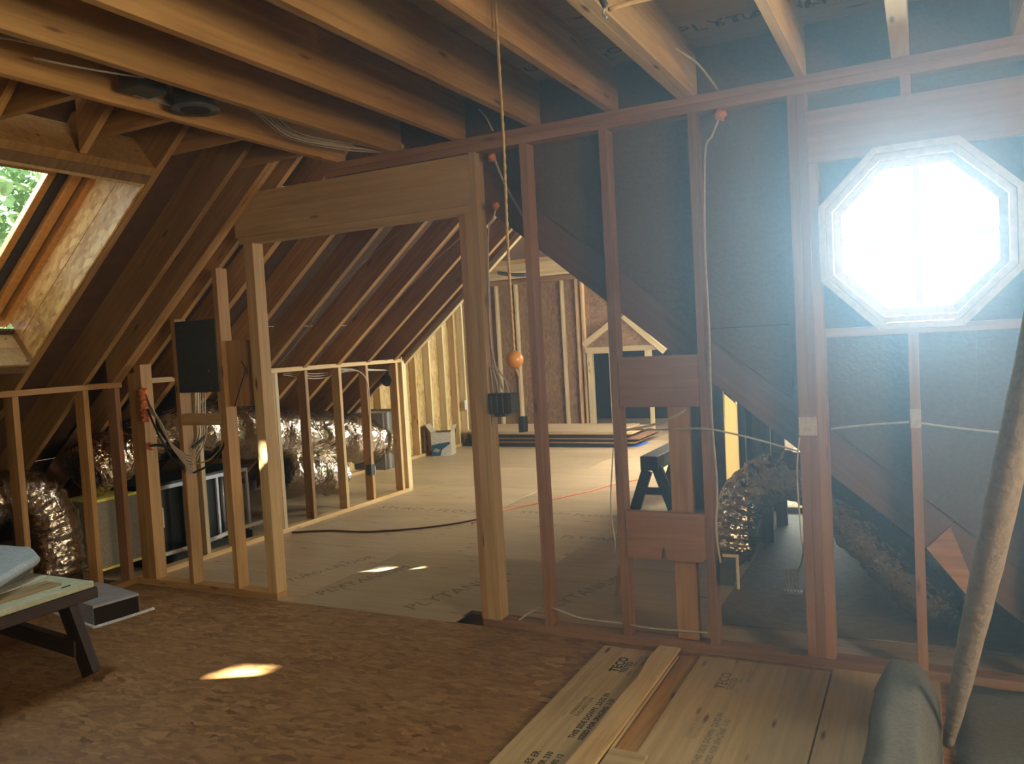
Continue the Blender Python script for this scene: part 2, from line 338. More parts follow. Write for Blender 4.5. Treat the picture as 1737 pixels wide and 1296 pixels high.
box('window_sill_plate', (-.38, YW, 1.438), (.38, YW+D, 1.476), M['red'], wall)
# corner braces round the octagonal opening
OC = V((-.012, 0, 1.832)); AP = .345
for sx_, sz_ in ((1, 1), (1, -1), (-1, 1), (-1, -1)):
    a = V((OC.x+sx_*.37, YW+.004, OC.z+sz_*.10)); b_ = V((OC.x+sx_*.12, YW+.004, OC.z+sz_*.34)); d = b_-a
    nrm = V((sx_, 0, sz_)).normalized(); s_ = 1 if d.cross(nrm).y > 0 else -1
    if s_ > 0: prism('corner_brace', [(0, 0), (d.length, 0), (d.length, T), (0, T)], a, d, nrm, D-.006, M['red'], wall)
    else: prism('corner_brace', [(0, 0), (d.length, 0), (d.length, T), (0, T)], b_, -d, nrm, D-.006, M['red'], wall)
# horizontal blocking and the flat post behind it
box('blocking', (-1.309, YW-.002, 1.153), (-.926, YW+.036, 1.392), M['red'], wall); prism('blocking', [(0, 0), (.17, 0), (.175, .045), (.185, .062), (.19, .045), (.20, 0), (.36, 0), (.383, .02), (.383, .227), (0, .227)], (-1.309, YW+.036, .425), (1, 0, 0), (0, 0, 1), .038, M['red'], wall)
box('post', (-1.09, YW+.045, .038), (-.985, YW+.083, 1.2), M['fir'], wall, 'z')
for x, z in ((-.476, 1.06), (-.04, 1.09)): box('nail_plate', (x-.02, YW-.004, z-.04), (x+(.055 if x < -.3 else .02), YW-.0005, z+.04), M['patch'], wall)
# doorway: header, trimmers, king stud
box('header', (-3.70, YW+.001, 2.212), (-2.062, YW+T, 2.468), M['pine'], wall); box('header', (-3.70, YW+.05, 2.212), (-2.062, YW+D, 2.468), M['pine'], wall)
box('header_plate', (-3.68, YW, 2.172), (-2.062, YW+D, 2.2105), M['pine'], wall)
stud(-2.118, z0=.038, z1=2.171, mat='fir'); stud(-2.080, z1=2.171, mat='pine'); stud(-2.041, mat='pine')
stud(-3.605, z0=.038, z1=2.171, mat='pine', w_=.072)
stud(-3.90, z1=2.05, mat='fir'); stud(-4.295, z1=1.76, mat='fir'); stud(-4.727, z1=1.43, mat='fir', w_=.064); stud(-4.661, z1=1.48, mat='fir', w_=.064)
box('blocking', (-4.27, YW+.004, 1.075), (-3.925, YW+.04, 1.15), M['pine'], wall)
box('blocking', (-3.875, YW+.03, 1.19), (-3.645, YW+.05, 1.60), M['fir'], wall, 'z')
# fibreboard nailed to the far side of the wall, above the right roof slope
S_Y = YW+D+.001
def octo(ap, n=8):
    R_ = ap/math.cos(math.pi/8); return [(OC.x+R_*math.cos(math.pi/8+k*math.pi/4), OC.z+R_*math.sin(math.pi/8+k*math.pi/4)) for k in range(8)]
oc = octo(AP)
def sheet(pts): return prism('sheathing', pts, (0, S_Y+.013, 0), (1, 0, 0), (0, 0, 1), .012, M['fibre'], wall, 0.0008)
def zu(x): return zrr(x)+.215
zs = 1.505
xs_ = -1.68-(zs-.215-1.909)/SL   # where the slope meets the seam
sheet([(-3.75, zr(-3.75)+.15), (-2.92, 3.0), (-2.2, zu(-2.2)), (-1.75, zu(-1.75)), (-1.75, 3.0), (-2.0, 3.1), (-2.93, 3.2), (-3.75, 3.1)])
sheet([(-1.75, zu(-1.75)), (xs_, zs), (-.53, zs), (-.53, 3.0), (-1.75, 3.0)])
sheet([(xs_, zs), (-.53, zu(-.53)), (-.53, zs)])
box('seam_strip', (xs_, S_Y-.0008, zs-.002), (-.53, S_Y+.0005, zs+.002), M['inside'], wall, 'x', 0)
# four pieces fitted round the octagon
def quad_oct(i0, cnr): return [oc[i] for i in i0]+cnr
sheet([oc[1], oc[2], (-.53, oc[2][1]), (-.53, 3.0), (OC.x, 3.0), (OC.x, oc[1][1])][::-1])
sheet([(OC.x, oc[1][1]), (OC.x, 3.0), (1.4, 3.0), (1.4, oc[0][1]), oc[0], oc[1]][::-1])
sheet([(-.53, oc[2][1]), oc[2], oc[3], oc[4], oc[5], (-.53, oc[5][1])])
sheet([(-.53, oc[5][1]), oc[5], oc[6], (OC.x+.2, oc[6][1]), (OC.x+.2, zu(.188)), (-.53, zu(-.53))][::-1])
sheet([oc[0], (1.4, oc[0][1]), (1.4, zu(1.4)), (OC.x+.2, zu(.188)), (OC.x+.2, oc[6][1]), oc[6], oc[7]][::-1])
# octagonal window
win = struct('window_1')
def ring(name, r1, r0, y0, y1, mat, par=win):
    for k in range(8):
        a = math.pi/8+k*math.pi/4; b_ = a+math.pi/4; f = 1/math.cos(math.pi/8)
        P = lambda r, t: (OC.x+r*f*math.cos(t), OC.z+r*f*math.sin(t))
        pts = [P(r0, a), P(r1, a), P(r1, b_), P(r0, b_)]
        prism(name, pts, (0, y1, 0), (1, 0, 0), (0, 0, 1), y1-y0, mat, par, .001)
ring('frame', .343, .318, YW-.012, YW+.12, M['frame']); ring('casing', .372, .345, YW-.02, YW-.004, M['frame']); ring('sash', .317, .285, YW+.03, YW+.085, M['frame'])
bx_ = lambda *a: box(*a, bev=.002)
bx_('muntin', (OC.x-.013, YW+.045, OC.z-.284), (OC.x+.013, YW+.062, OC.z+.284), M['frame'], win)
bx_('muntin', (OC.x-.284, YW+.063, OC.z-.011), (OC.x+.284, YW+.078, OC.z+.011), M['frame'], win)
prism('pane', octo(.284), (0, YW+.072, 0), (1, 0, 0), (0, 0, 1), .004, M['glass'], win, 0)
wire = tube('overhead_line', [(-8, 14, 6.0), (-2, 13, 5.55), (6, 14, 6.1)], .02, M['blackc'], None, 6); tag(wire, 'dark overhead wire outside beyond the octagonal window', 'wire')

# ------------------------------------------------------------------ ceiling of the near room
ceil = struct('ceiling')
for x, w_, m in ((-2.94, .04, 'fir'), (-2.555, T, 'fir'), (-2.15, T, 'fir'), (-1.72, T, 'fir'), (-1.31, T, 'fir'), (-.97, T, 'pine'), (-.46, T, 'pine'), (-.088, .066, 'pine'), (.33, T, 'pine'), (.74, T, 'pine'), (1.15, T, 'pine')):
    box('joist', (x, -3.4, 2.5515), (x+w_, 3.79, 2.7845), M[m], ceil, 'y')
box('joist', (-.931, -3.4, 2.5515), (-.893, 3.79, 2.7845), M['pine'], ceil, 'y')
r = 0; y = -3.5
while y < 3.8:
    y2 = min(y+1.22, 3.83); x = -3.3+(r % 2)*-.9
    while x < 2.6:
        x2 = min(x+2.44, 2.65); box('panel', (x+.0015, y+.0015, 2.785), (x2-.0015, y2-.0015, 2.803), M['ply'], ceil, 'x'); x = x2
    y = y2; r += 1
for px, py, s, sz in ((800, 200, 'PLYTANIUM', .12), (860, 130, 'STURD-I-FLOOR', .10), (600, 170, 'PLYTANIUM', .12), (1150, 60, 'PLYTANIUM', .13), (1215, 45, 'STURD-I-FLOOR', .10), (1340, 20, 'PLYTANIUM', .10)):
    p = at(px, py, 'z', 2.7842); text('stamp', s, p, (1, 0, 0), (0, -1, 0), sz, M['ink'], ceil)

# ------------------------------------------------------------------ knee wall on the left
knee = struct('wall_left')
box('top_plate', (-4.90, -3.4, 1.335), (-4.812, 3.70, 1.372), M['fir'], knee, 'y'); box('bottom_plate', (-4.90, -3.4, 0), (-4.812, 3.79, .037), M['fir'], knee, 'y')
box('top_plate', (-4.90, 3.80, 1.345), (-4.812, 7.06, 1.382), M['pine'], knee, 'y'); box('bottom_plate', (-4.90, 3.80, 0), (-4.812, 7.06, .037), M['pine'], knee, 'y')
for y, m in ((1.75, 'fir'), (2.14, 'fir'), (2.56, 'fir'), (2.975, 'fir'), (3.43, 'fir'), (3.66, 'red')):
    box('stud', (-4.90, y-.019, .038), (-4.812, y+.019, 1.334), M[m], knee, 'z')
for y, m in ((4.33, 'pale'), (4.62, 'pine'), (5.02, 'pine'), (5.12, 'fir'), (5.16, 'pale'), (5.53, 'fir'), (5.99, 'pine'), (6.40, 'fir'), (6.90, 'pine')):
    box('stud', (-4.90, y-.019, .038), (-4.812, y+.019, 1.344), M[m], knee, 'z')
box('stud', (-4.90, 6.99, .0), (-4.812, 7.065, 1.40), M['pale'], knee, 'z')
# sloping trim board that ends the left slope
# ------------------------------------------------------------------ roof slopes
roof = struct('roof_left')
def rafter(y, x0, x1, mat='fir', w_=T, dep=.235, parent=roof, nm='rafter'):
    """underside on the line zr, plumb cut at both ends"""
    L = (x1-x0)/SX.x; h = dep
    o = V((x0, y+w_/2, zr(x0)))
    k = h*SL            # plumb cut offset along the slope
    return prism(nm, [(0, 0), (L, 0), (L+k, h), (k, h)], o, SX, SN, w_, M[mat], parent) if False else \
        prism(nm, [(0, 0), (L, 0), (L+k, h), (k, h)], V((x0, y+w_/2, zr(x0))), SX, SN, w_, M[mat], parent)
XE, XT = -6.35, -3.05
for y in (-3.2, -2.35, -1.0, -.2, .23, 1.12, 1.55, 2.12): rafter(y, XE, XT)
rafter(2.99, XE, XT); rafter(3.43, XE, XT)
rafter(3.645, -4.86, XT-.1, w_=.037, mat='fir'); rafter(3.683, -4.86, XT-.1, w_=.037, mat='fir')
rafter(2.56, -3.47, XT); rafter(2.56, XE, -4.86)          # cut short above and below the skylight
for y in (2.155, 3.005-.05): pass
# collar ties from the rafters to the first joist
for y in (1.28, 1.70, 2.16, 2.60, 3.03, 3.47): box('collar_tie', (-3.72, y, 2.56), (-2.942, y+T, 2.70), M['fir'], roof)
# sheathing in strips round the skylight
HX0, HX1, HY0, HY1 = -4.60, -3.56, 2.14, 2.97
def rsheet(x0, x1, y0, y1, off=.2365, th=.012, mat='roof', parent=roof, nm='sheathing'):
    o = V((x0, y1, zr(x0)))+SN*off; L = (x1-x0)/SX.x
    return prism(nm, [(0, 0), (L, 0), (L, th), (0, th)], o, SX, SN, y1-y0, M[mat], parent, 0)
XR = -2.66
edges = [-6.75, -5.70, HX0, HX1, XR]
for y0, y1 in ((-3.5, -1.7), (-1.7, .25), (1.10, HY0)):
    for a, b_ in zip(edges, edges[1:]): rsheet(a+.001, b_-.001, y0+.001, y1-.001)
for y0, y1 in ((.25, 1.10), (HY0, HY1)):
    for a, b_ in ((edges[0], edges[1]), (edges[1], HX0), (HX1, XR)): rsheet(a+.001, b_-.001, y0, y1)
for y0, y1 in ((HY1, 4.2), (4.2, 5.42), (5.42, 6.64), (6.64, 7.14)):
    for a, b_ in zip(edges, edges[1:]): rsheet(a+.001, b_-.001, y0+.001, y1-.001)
for y in (4.15, 4.60, 5.05, 5.52, 5.98, 6.43, 6.88): rafter(y, XE, -2.97, mat='fir', w_=.052, dep=.184)
for y in (3.83,): rafter(y, XE, -2.97, mat='fir', dep=.184)
rafter(7.03, XE, -2.97, mat='red', dep=.184)
trim = struct('trim_1')
o = V((-4.86, 7.10, zr(-4.86)-.045)); L = 1.95/SX.x
prism('trim_board', [(0, 0), (L, 0), (L, .04), (0, .04)], o, SX, SN, .055, M['pale'], trim)
# right slope: rafter against the wall, sheathing
rr = struct('roof_right'); RX = V((1, 0, -SL)).normalized(); RN = V((SL, 0, 1)).normalized()
def rrafter(y, x0, x1, mat='red', dep=.165):
    L = (x1-x0)/RX.x; o = V((x0, y+T, zrr(x0)))
    return prism('rafter', [(0, 0), (L, 0), (L, dep), (0, dep)], o, RX, RN, T, M[mat], rr)
rrafter(S_Y+.014, -2.90, 1.0, 'dark_rafter')
prism('ridge_board', [(0, 0), (3.3, 0), (3.3, .2), (0, .2)], (-2.915, S_Y+.014, 2.86), (0, 1, 0), (0, 0, 1), T, M['fir'], rr)
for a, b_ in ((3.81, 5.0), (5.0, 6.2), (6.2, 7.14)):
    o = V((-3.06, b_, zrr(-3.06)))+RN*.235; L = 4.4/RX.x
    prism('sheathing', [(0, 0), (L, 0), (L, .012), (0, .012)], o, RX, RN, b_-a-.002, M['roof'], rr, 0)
# triangular plywood gusset under the rafter
gp = [at(*q, 'y', 3.80) for q in ((1572, 930), (1612, 893), (1652, 990), (1640, 1010))]
prism('gusset', [(p.x, p.z) for p in gp][::-1], (0, 3.806, 0), (1, 0, 0), (0, 0, 1), .008, M['rafter'], rr, 0)

# ------------------------------------------------------------------ skylight
sk = struct('window_2')
def sl(name, x0, x1, y0, y1, off, th, mat, parent=sk, bev=.002):
    o = V((x0, y1, zr(x0)))+SN*off; L = (x1-x0)/SX.x
    return prism(name, [(0, 0), (L, 0), (L, th), (0, th)], o, SX, SN, y1-y0, M[mat], parent, bev)
def skylight(y0, y1, par):
    # headers between the rafters, strand board lining, wooden frame, sash, pane
    sl('header', HX1+.002, HX1+.045, y0+.02, y1, 0, .235, 'old', par); sl('header', HX1+.047, HX1+.085, y0+.02, y1, 0, .235, 'fir', par)
    sl('header', HX0-.09, HX0-.05, y0+.02, y1, 0, .235, 'old', par)
    sl('side_lining', HX0+.01, HX1, y1-.013, y1, .003, .155, 'lining', par); sl('side_lining', HX0+.01, HX1, y1-.013, y1, .160, .13, 'lining', par)
    sl('side_lining', HX0+.01, HX1, y0+.001, y0+.014, .003, .285, 'osbpl', par)
    sl('sill_lining', HX0-.045, HX0-.030, y0+.02, y1, .003, .13, 'ply', par); sl('sill_lining', HX0-.045, HX0-.030, y0+.02, y1, .134, .15, 'ply', par)
    sl('top_lining', HX1-.014, HX1, y0+.02, y1-.014, .003, .28, 'ply', par)
    for nm, d0, d1, o_, t_, m in (('frame', 0, .045, .295, .10, 'skyf'), ('stop', .045, .065, .33, .05, 'old'), ('sash', .067, .12, .315, .075, 'skyf'), ('gasket', .12, .180, .345, .04, 'seal'), ('inner_sash', .180, .225, .35, .035, 'skyf')):
        d1 -= .002
        sl(nm, HX0-.03+d0, HX0-.03+d1, y0+d0, y1-d0, o_, t_, m, par); sl(nm, HX1-d1, HX1-d0, y0+d0, y1-d0, o_, t_, m, par)
        sl(nm, HX0-.03+d1, HX1-d1, y1-d1, y1-d0, o_, t_, m, par); sl(nm, HX0-.03+d1, HX1-d1, y0+d0, y0+d1, o_, t_, m, par)
    sl('pane', HX0+.17, HX1-.20, y0+.2, y1-.2, .37, .004, 'glass', par, 0)
skylight(HY0, HY1, sk)
sk2 = struct('window_3'); skylight(.25, 1.10, sk2)  # unseen second skylight, placed so the sun reaches the floor patch

# ------------------------------------------------------------------ shell behind the camera
nw = struct('wall_front'); box('drywall', (-6.7, -3.56, -.02), (2.7, -3.5, 3.3), M['osbbr'], nw)
wr_ = struct('wall_right')
for a, b_, c, d in ((-3.5, .15, 0, 2.79), (.15, 1.65, 0, 1.0), (.15, 1.65, 2.1, 2.79), (1.65, 3.80, 0, 2.79)):  # opening left for the added side light
    box('drywall', (2.62, a, c), (2.66, b_, d), M['osbbr'], wr_, 'y')
box('drywall', (1.40, 3.80, 0), (2.66, 3.84, 2.8), M['osbbr'], wr_)
ev = struct('wall_eave'); box('board', (-6.75, -3.5, -.25), (-6.70, 7.1, .2), M['old'], ev, 'y')

# ------------------------------------------------------------------ far rooms
far = struct('wall_far')
YF = 12.30
# side wall with pale strand board and bright studs
fl = struct('wall_far_left')
y = 7.10
while y < 10.7:
    y2 = min(y+1.22, 10.7); box('strand_board', (-6.23, y, 0), (-6.205, y2-.003, 2.8), M['osbpl'], fl, 'z'); y = y2
for y, m in ((7.15, 'pine'), (7.55, 'pine'), (7.96, 'pale'), (8.37, 'pine'), (8.78, 'pale'), (9.19, 'pine'), (9.55, 'pale'), (9.93, 'pale'), (10.25, 'pine'), (10.5, 'pale'), (10.62, 'pale')):
    box('stud', (-6.20, y-.019, .039), (-6.10, y+.019, 2.61), M[m], fl, 'z')
box('bottom_plate', (-6.20, 7.1, 0), (-6.10, 10.66, .038), M['pine'], fl, 'y')
box('return_board', (-7.4, 10.68, 0), (-6.10, 10.72, 2.8), M['osbpl'], fl, 'z')
# end wall, brown strand board with pale studs
x = -7.4
while x < -4.85:
    x2 = min(x+1.22, -4.82); box('strand_board', (x, YF+.09, 0), (x2-.003, YF+.11, 2.9), M['osbbr'], far, 'z'); x = x2
for px in (847, 880, 958, 983, 992):
    p = at(px, 620, 'y', YF); box('stud', (p.x-.019, YF, .038), (p.x+.019, YF+.088, 2.44), M['pale' if px < 960 else 'pine'], far, 'z')
box('top_plate', (-7.4, YF, 2.441), (-4.5, YF+.088, 2.52), M['fir'], far); box('bottom_plate', (-7.4, YF, 0), (-4.84, YF+.088, .037), M['pine'], far)
box('strand_board', (-4.82, YF+.11, 1.3), (-2.9, YF+.32, 2.9), M['osbbr'], far, 'x')
dr = struct('door_1')
a = at(1001, 600, 'y', YF); b_ = at(1036, 600, 'y', YF)
box('jamb', (a.x-.05, YF-.02, 0), (a.x+.03, YF+.08, 1.22), M['pale'], dr, 'z'); box('jamb', (b_.x-.03, YF-.02, 0), (b_.x+.09, YF+.08, 1.22), M['pale'], dr, 'z')
box('head', (a.x-.05, YF-.02, 1.221), (b_.x+.09, YF+.08, 1.30), M['pale'], dr)
# small dormer gable over the opening
fg = struct('trim_2')
def beam(name, p, q, w_, d_, mat, par, upv=(0, 0, 1)):
    p, q = V(p), V(q); ex = q-p; return prism(name, [(0, 0), (ex.length, 0), (ex.length, d_), (0, d_)], p, ex, V(upv), w_, M[mat], par)
g0, g1, g2 = at(993, 590, 'y', YF-.05), at(1055, 540, 'y', YF-.05), at(1125, 600, 'y', YF-.05)
beam('rake_board', g0, g1, .04, .09, 'pale', fg); beam('rake_board', g1, g2, .04, .09, 'pale', fg)
box('tie_board', (g0.x, YF-.06, 1.24), (-3.0, YF-.02, 1.32), M['pale'], fg)
for px in (1095, 1100, 1040): 
    p = at(px, 600, 'y', YF); box('post', (p.x, YF-.05, 0 if px != 1095 else 1.0), (p.x+.06, YF-.01, 1.24), M['pale'], fg, 'z')
box('strand_board', (-7.4, 13.9, 0), (-1.5, 13.94, 2.9), M['inside'], far, 'x'); box('sheathing', (-1.5, 7.1, 0), (-1.46, 13.9, 1.0), M['osbbr'], far, 'y'); box('sheathing', (-1.5, 7.1, 2.3), (-1.46, 13.9, 2.8), M['osbbr'], far, 'y')  # first board is near-black in place of the unlit room beyond
box('sheathing', (-1.5, 7.1, 1.001), (-1.46, 7.8, 2.299), M['osbbr'], far, 'y'); box('sheathing', (-1.5, 10.0, 1.001), (-1.46, 13.9, 2.299), M['osbbr'], far, 'y')
box('sheathing', (-7.45, 7.05, 2.805), (-1.46, 14.0, 2.83), M['roof'], far, 'x')
box('sheathing', (-7.45, 7.1, 0), (-7.42, 14.0, 2.9), M['osbbr'], far, 'y')
prism('gable_sheathing', [(-7.42, -.6), (-6.9, zr(-6.9)+.32), (-3.35, zr(-3.35)+.32), (-3.35, 2.95), (-7.42, 2.95)], (0, 7.13, 0), (1, 0, 0), (0, 0, 1), .02, M['roof'], far, 0)
# far ceiling with joists
fc = struct('ceiling_far')
box('header', (-7.4, 10.60, 2.60), (-2.0, 10.66, 2.70), M['pine'], fc)
for k in range(4): box('joist', (-7.4, 10.95+k*.42, 2.53), (-2.0, 10.99+k*.42, 2.71), M['pale'], fc)
box('panel', (-7.4, 10.6, 2.712), (-2.0, YF+.1, 2.73), M['ply'], fc)
box('panel', (-7.4, 7.15, 2.66), (-2.0, 10.58, 2.68), M['roof'], fc)
fcl = tube('electrical_gear', [at(845, 463, 'y', 10.9), at(870, 466, 'y', 10.9), at(892, 466, 'y', 10.9)], .028, M['grey'], None, 8); tag(fcl, 'dark electrical gear hung under the far lit ceiling joists', 'electrical gear')
# low end wall with the bright window under the right slope
lw = struct('wall_right_far'); YL = 6.78
pw0, pw1 = at(1338, 872, 'y', YL), at(1440, 872, 'y', YL)
box('strand_board', (-2.0, YL, -.0), (pw0.x, YL+.02, 1.6), M['old'], lw, 'z') if False else None
zb = .02
cpx = at(1255, 800, 'y', YL).x
box('sheathing', (-1.88, YL, 0), (at(1230, 760, 'y', YL).x, YL+.02, 1.55), M['old'], lw, 'z'); box('stud', (-1.92, YL-.09, 0), (-1.88, YL, 1.6), M['old'], lw, 'z')
box('sheathing', (cpx, YL, 0), (pw0.x-.05, YL+.02, zrr(cpx)+.1), M['fibre'], lw, 'z')
box('sheathing', (pw0.x-.05, YL, .62), (1.0, YL+.02, 1.5), M['fibre'], lw); box('sheathing', (pw1.x+.05, YL, 0), (1.0, YL+.02, .62), M['fibre'], lw)
w3 = struct('window_4')
box('sill', (pw0.x-.05, YL-.05, 0), (pw1.x+.05, YL+.03, .05), M['fir'], w3); box('jamb', (pw0.x-.05, YL-.04, .05), (pw0.x-.02, YL+.03, .62), M['frame'], w3, 'z')
box('jamb', (pw1.x+.02, YL-.04, .05), (pw1.x+.05, YL+.03, .62), M['frame'], w3, 'z'); box('mullion', ((pw0.x+pw1.x)/2-.015, YL-.02, .05), ((pw0.x+pw1.x)/2+.015, YL+.02, .62), M['frame'], w3, 'z')
box('pane', (pw0.x-.02, YL, .05), (pw1.x+.02, YL+.004, .62), M['glass'], w3)
bw = box('brick_chimney', (-1.2, 9.5, -1), (-.2, 9.9, .25), M['brick'], None, 'x'); tag(bw, 'sunlit red brick chimney outside the low window', 'chimney')
# low studs of the right knee wall
rk = struct('wall_knee_right')
for px, py in ((1298, 922), (1322, 892)):
    p = at(px, py, 'z', 0); box('stud', (p.x-.02, p.y, 0), (p.x+.06, p.y+.038, min(1.2, zrr(p.x)-.02)), M['old'], rk, 'z')
for px, py in ((1236, 1000), (1262, 960)):
    p = at(px, py, 'z', 0); box('stud', (p.x-.03, p.y+.6, 0), (p.x+.01, p.y+.64, zrr(p.x)-.03), M['old'], rk, 'z')
cp = [at(*q, 'y', YL) for q in ((1228, 668), (1253, 690), (1255, 850), (1232, 850))]
c_ = prism('window_blind', [(p.x, p.z) for p in cp][::-1], (0, YL+.01, 0), (1, 0, 0), (0, 0, 1), .003, M['blind'], None, 0)
tag(c_, 'cream backlit blind standing behind the foil duct at the right', 'blind')

# ------------------------------------------------------------------ foil ducts
def duct(name, pts, r, label, mat='foil', seg=28, sub=14, group=None, helix=9.0, amp=.10, ends=True):
    root = thing(name, label, 'duct', pts[0], group)
    n = (len(pts)-1)*sub
    def rf(t, an, i):
        k = r*(1+amp*(.18 if mat == 'foild' else .4)*math.sin(i*2*math.pi/4.0+.5*math.sin(an*2)))
        wr = noise.noise(V((math.cos(an)*2.2, math.sin(an)*2.2, i*.33)))*amp*1.5+noise.noise(V((math.cos(an)*5, math.sin(an)*5, i*.9)))*amp*.9
        sag = 1-.05*math.sin(an)
        e = min(1, (min(t, 1-t)+.004)/.07)**.5 if ends else 1
        return (k*sag+r*wr)*e
    tube('jacket', pts, r, M[mat], root, seg, sub, rf)
    for q, p in ((pts[1], pts[0]), (pts[-2], pts[-1])) if not ends else ():
        d = (V(q)-V(p)).normalized(); tube('collar', [p-d*.03, p+d*.05], r*1.0, M['galv'], root, 20, 2)
    return root
X1 = -5.45
dC = duct('flexible_duct', [at(262, 722, 'x', -5.2), at(340, 727, 'x', -5.18), at(440, 735, 'x', -5.17), at(540, 741, 'x', -5.17), at(625, 748, 'x', -5.15), at(672, 751, 'x', -5.15)], .232, 'large silver foil duct running level behind the studs into a sheet metal box')
pl = thing('plenum_box', 'square galvanised duct box at the far end of the large foil duct', 'duct box', at(655, 790, 'x', -5.15))
p0, p1 = at(640, 702, 'x', -4.98), at(668, 793, 'x', -4.98)
box('box_body', (-5.36, p0.y+.06, p1.z), (-4.96, p1.y+.10, p0.z), M['galv'], pl); box('flange', (-5.38, p1.y+.101, p1.z-.02), (-4.94, p1.y+.12, p0.z+.02), M['galv'], pl)
duct('flexible_duct', [at(478, 795, 'x', -5.15), at(510, 800, 'x', -5.12), at(545, 804, 'x', -5.12), at(572, 808, 'x', -5.12)], .185, 'short foil duct ending in a bulge below the large level duct')
duct('flexible_duct', [at(255, 742, 'x', -5.2), at(215, 770, 'x', -5.17), at(175, 785, 'x', -5.15), at(140, 805, 'x', -5.15)], .19, 'dark foil duct sagging behind the left knee wall studs', 'foild')
duct('flexible_duct', [at(-60, 900, 'x', -5.3), at(-10, 850, 'x', -5.2), at(45, 838, 'x', -5.1), at(85, 875, 'x', -5.06), at(98, 930, 'x', -5.05), at(100, 985, 'x', -5.05)], .148, 'foil duct arching down to the floor behind the work table')
duct('flexible_duct', [at(1236, 960, 'y', 4.55), at(1244, 900, 'y', 4.58), at(1262, 845, 'y', 4.6), at(1310, 808, 'y', 4.6), at(1370, 812, 'y', 4.55), at(1430, 862, 'y', 4.5), at(1490, 925, 'y', 4.45), at(1550, 985, 'y', 4.4), at(1625, 1050, 'y', 4.35)], .13, 'dark foil duct arching behind the triple stud and down to the right eave', 'foild')

# furnace and filter box in the left eave
fu = thing('furnace', 'dark green furnace with open metal compartments behind the framing', 'furnace', (-5.25, 4.5, 0))
box('cabinet', (-5.46, 4.0, .06), (-5.12, 4.98, .58), M['dark'], fu); box('top_cover', (-5.47, 3.98, .581), (-5.02, 5.0, .60), M['dark'], fu)
for y in (3.99, 4.32, 4.64, 4.96): box('rail', (-5.045, y, .06), (-5.025, y+.022, .55), M['galv'], fu, 'z')
box('rail', (-5.045, 3.99, .55), (-5.025, 4.98, .58), M['galv'], fu, 'y'); box('base', (-5.46, 3.99, .0), (-5.02, 4.98, .058), M['dark'], fu, 'y')
for y in (4.40, 4.48, 4.56, 4.75): tube('pipe', [(-5.09, y, .06), (-5.09, y, .56)], .018, M['galv'], fu, 10, 2)
box('label_plate', (-5.119, 4.06, .25), (-5.112, 4.2, .40), M['cream'], fu)
tube('white_pipe', [(-4.98, 4.0, .09), (-4.99, 4.4, .08), (-4.98, 4.8, .11), (-5.0, 5.1, .10)], .018, M['caulk'], fu, 8, 5)
fb = thing('filter_box', 'beige duct board box with yellow glass wool edges behind the knee wall', 'duct box', (-5.2, 3.78, 0))
box('duct_board', (-5.38, 3.60, .10), (-5.06, 3.95, .555), M['beige'], fb, 'y'); box('glass_wool', (-5.375, 3.61, .556), (-5.055, 3.94, .575), M['glass_wool'], fb, 'y', .004)
box('glass_wool', (-5.375, 3.61, .08), (-5.055, 3.94, .099), M['glass_wool'], fb, 'y', .004); box('foot', (-5.36, 3.63, 0), (-5.28, 3.92, .079), M['old'], fb, 'y')

# ------------------------------------------------------------------ near things
# low work table
tb = thing('work_table', 'low dark timber work table with a pale plywood top at the left', 'table', (-4.1, 2.0, 0))
ZT = .43; xa, xb, ya, yb = -3.70, -4.50, .75, 2.60
box('table_top', (xb, ya, ZT-.03), (xa, yb, ZT-.0), M['green_board'], tb, 'y', .004); box('edge_rail', (xa-.03, ya, ZT-.085), (xa+.01, yb+.01, ZT-.031), M['black'], tb, 'y', .003)
box('end_rail', (xb, yb-.03, ZT-.085), (xa-.031, yb+.01, ZT-.031), M['black'], tb, 'x', .003)
for y in (2.46, .95):
    for s, x0, x1 in ((1, -3.78, -3.60), (-1, -4.42, -4.60)):
        p = V((x0, y, ZT-.031)); q = V((x1, y, 0)); d = (q-p); beam('leg', q+V((-.045, 0, 0)), p+V((-.045, 0, 0)), .045, .09, 'black', tb, (1, 0, 0))
    beam('brace', (-3.68, y-.01, .10), (-4.50, y-.01, .17), .04, .08, 'black', tb)
# boards and cloths lying on the table
lb = box('thin_board', (-3.93, 1.1, ZT+.0005), (-3.80, 2.50, ZT+.010), M['ply'], None, 'y'); tag(lb, 'narrow tan board lying along the front of the low table', 'board')
def poly(name, pts, z, t, m, bev, label, cat):
    o = prism(name, pts, (0, 0, z), (1, 0, 0), (0, 1, 0), t, m, None, bev); return tag(o, label, cat)
poly('paper_sheet', [(-3.96, 1.6), (-3.95, 2.30), (-4.03, 2.57), (-4.30, 2.58), (-4.45, 2.3), (-4.45, 1.6)], ZT+.001, .006, M['paper'], .001, 'off white paper sheet under the cloths on the low table', 'paper')
poly('folded_cloth', [(-3.84, 1.5), (-3.93, 2.2), (-4.08, 2.50), (-4.20, 2.62), (-4.47, 2.62), (-4.47, 1.5)], ZT+.012, .035, M['greycl'], .012, 'dark grey folded cloth lower in the pile on the table', 'cloth')
poly('folded_cloth', [(-3.72, 1.5), (-3.80, 2.16), (-4.02, 2.46), (-4.11, 2.60), (-4.36, 2.72), (-4.62, 2.70), (-4.64, 1.5)], ZT+.052, .05, M['cloth'], .018, 'thick pale blue padded cloth on top of the pile on the low table', 'cloth')
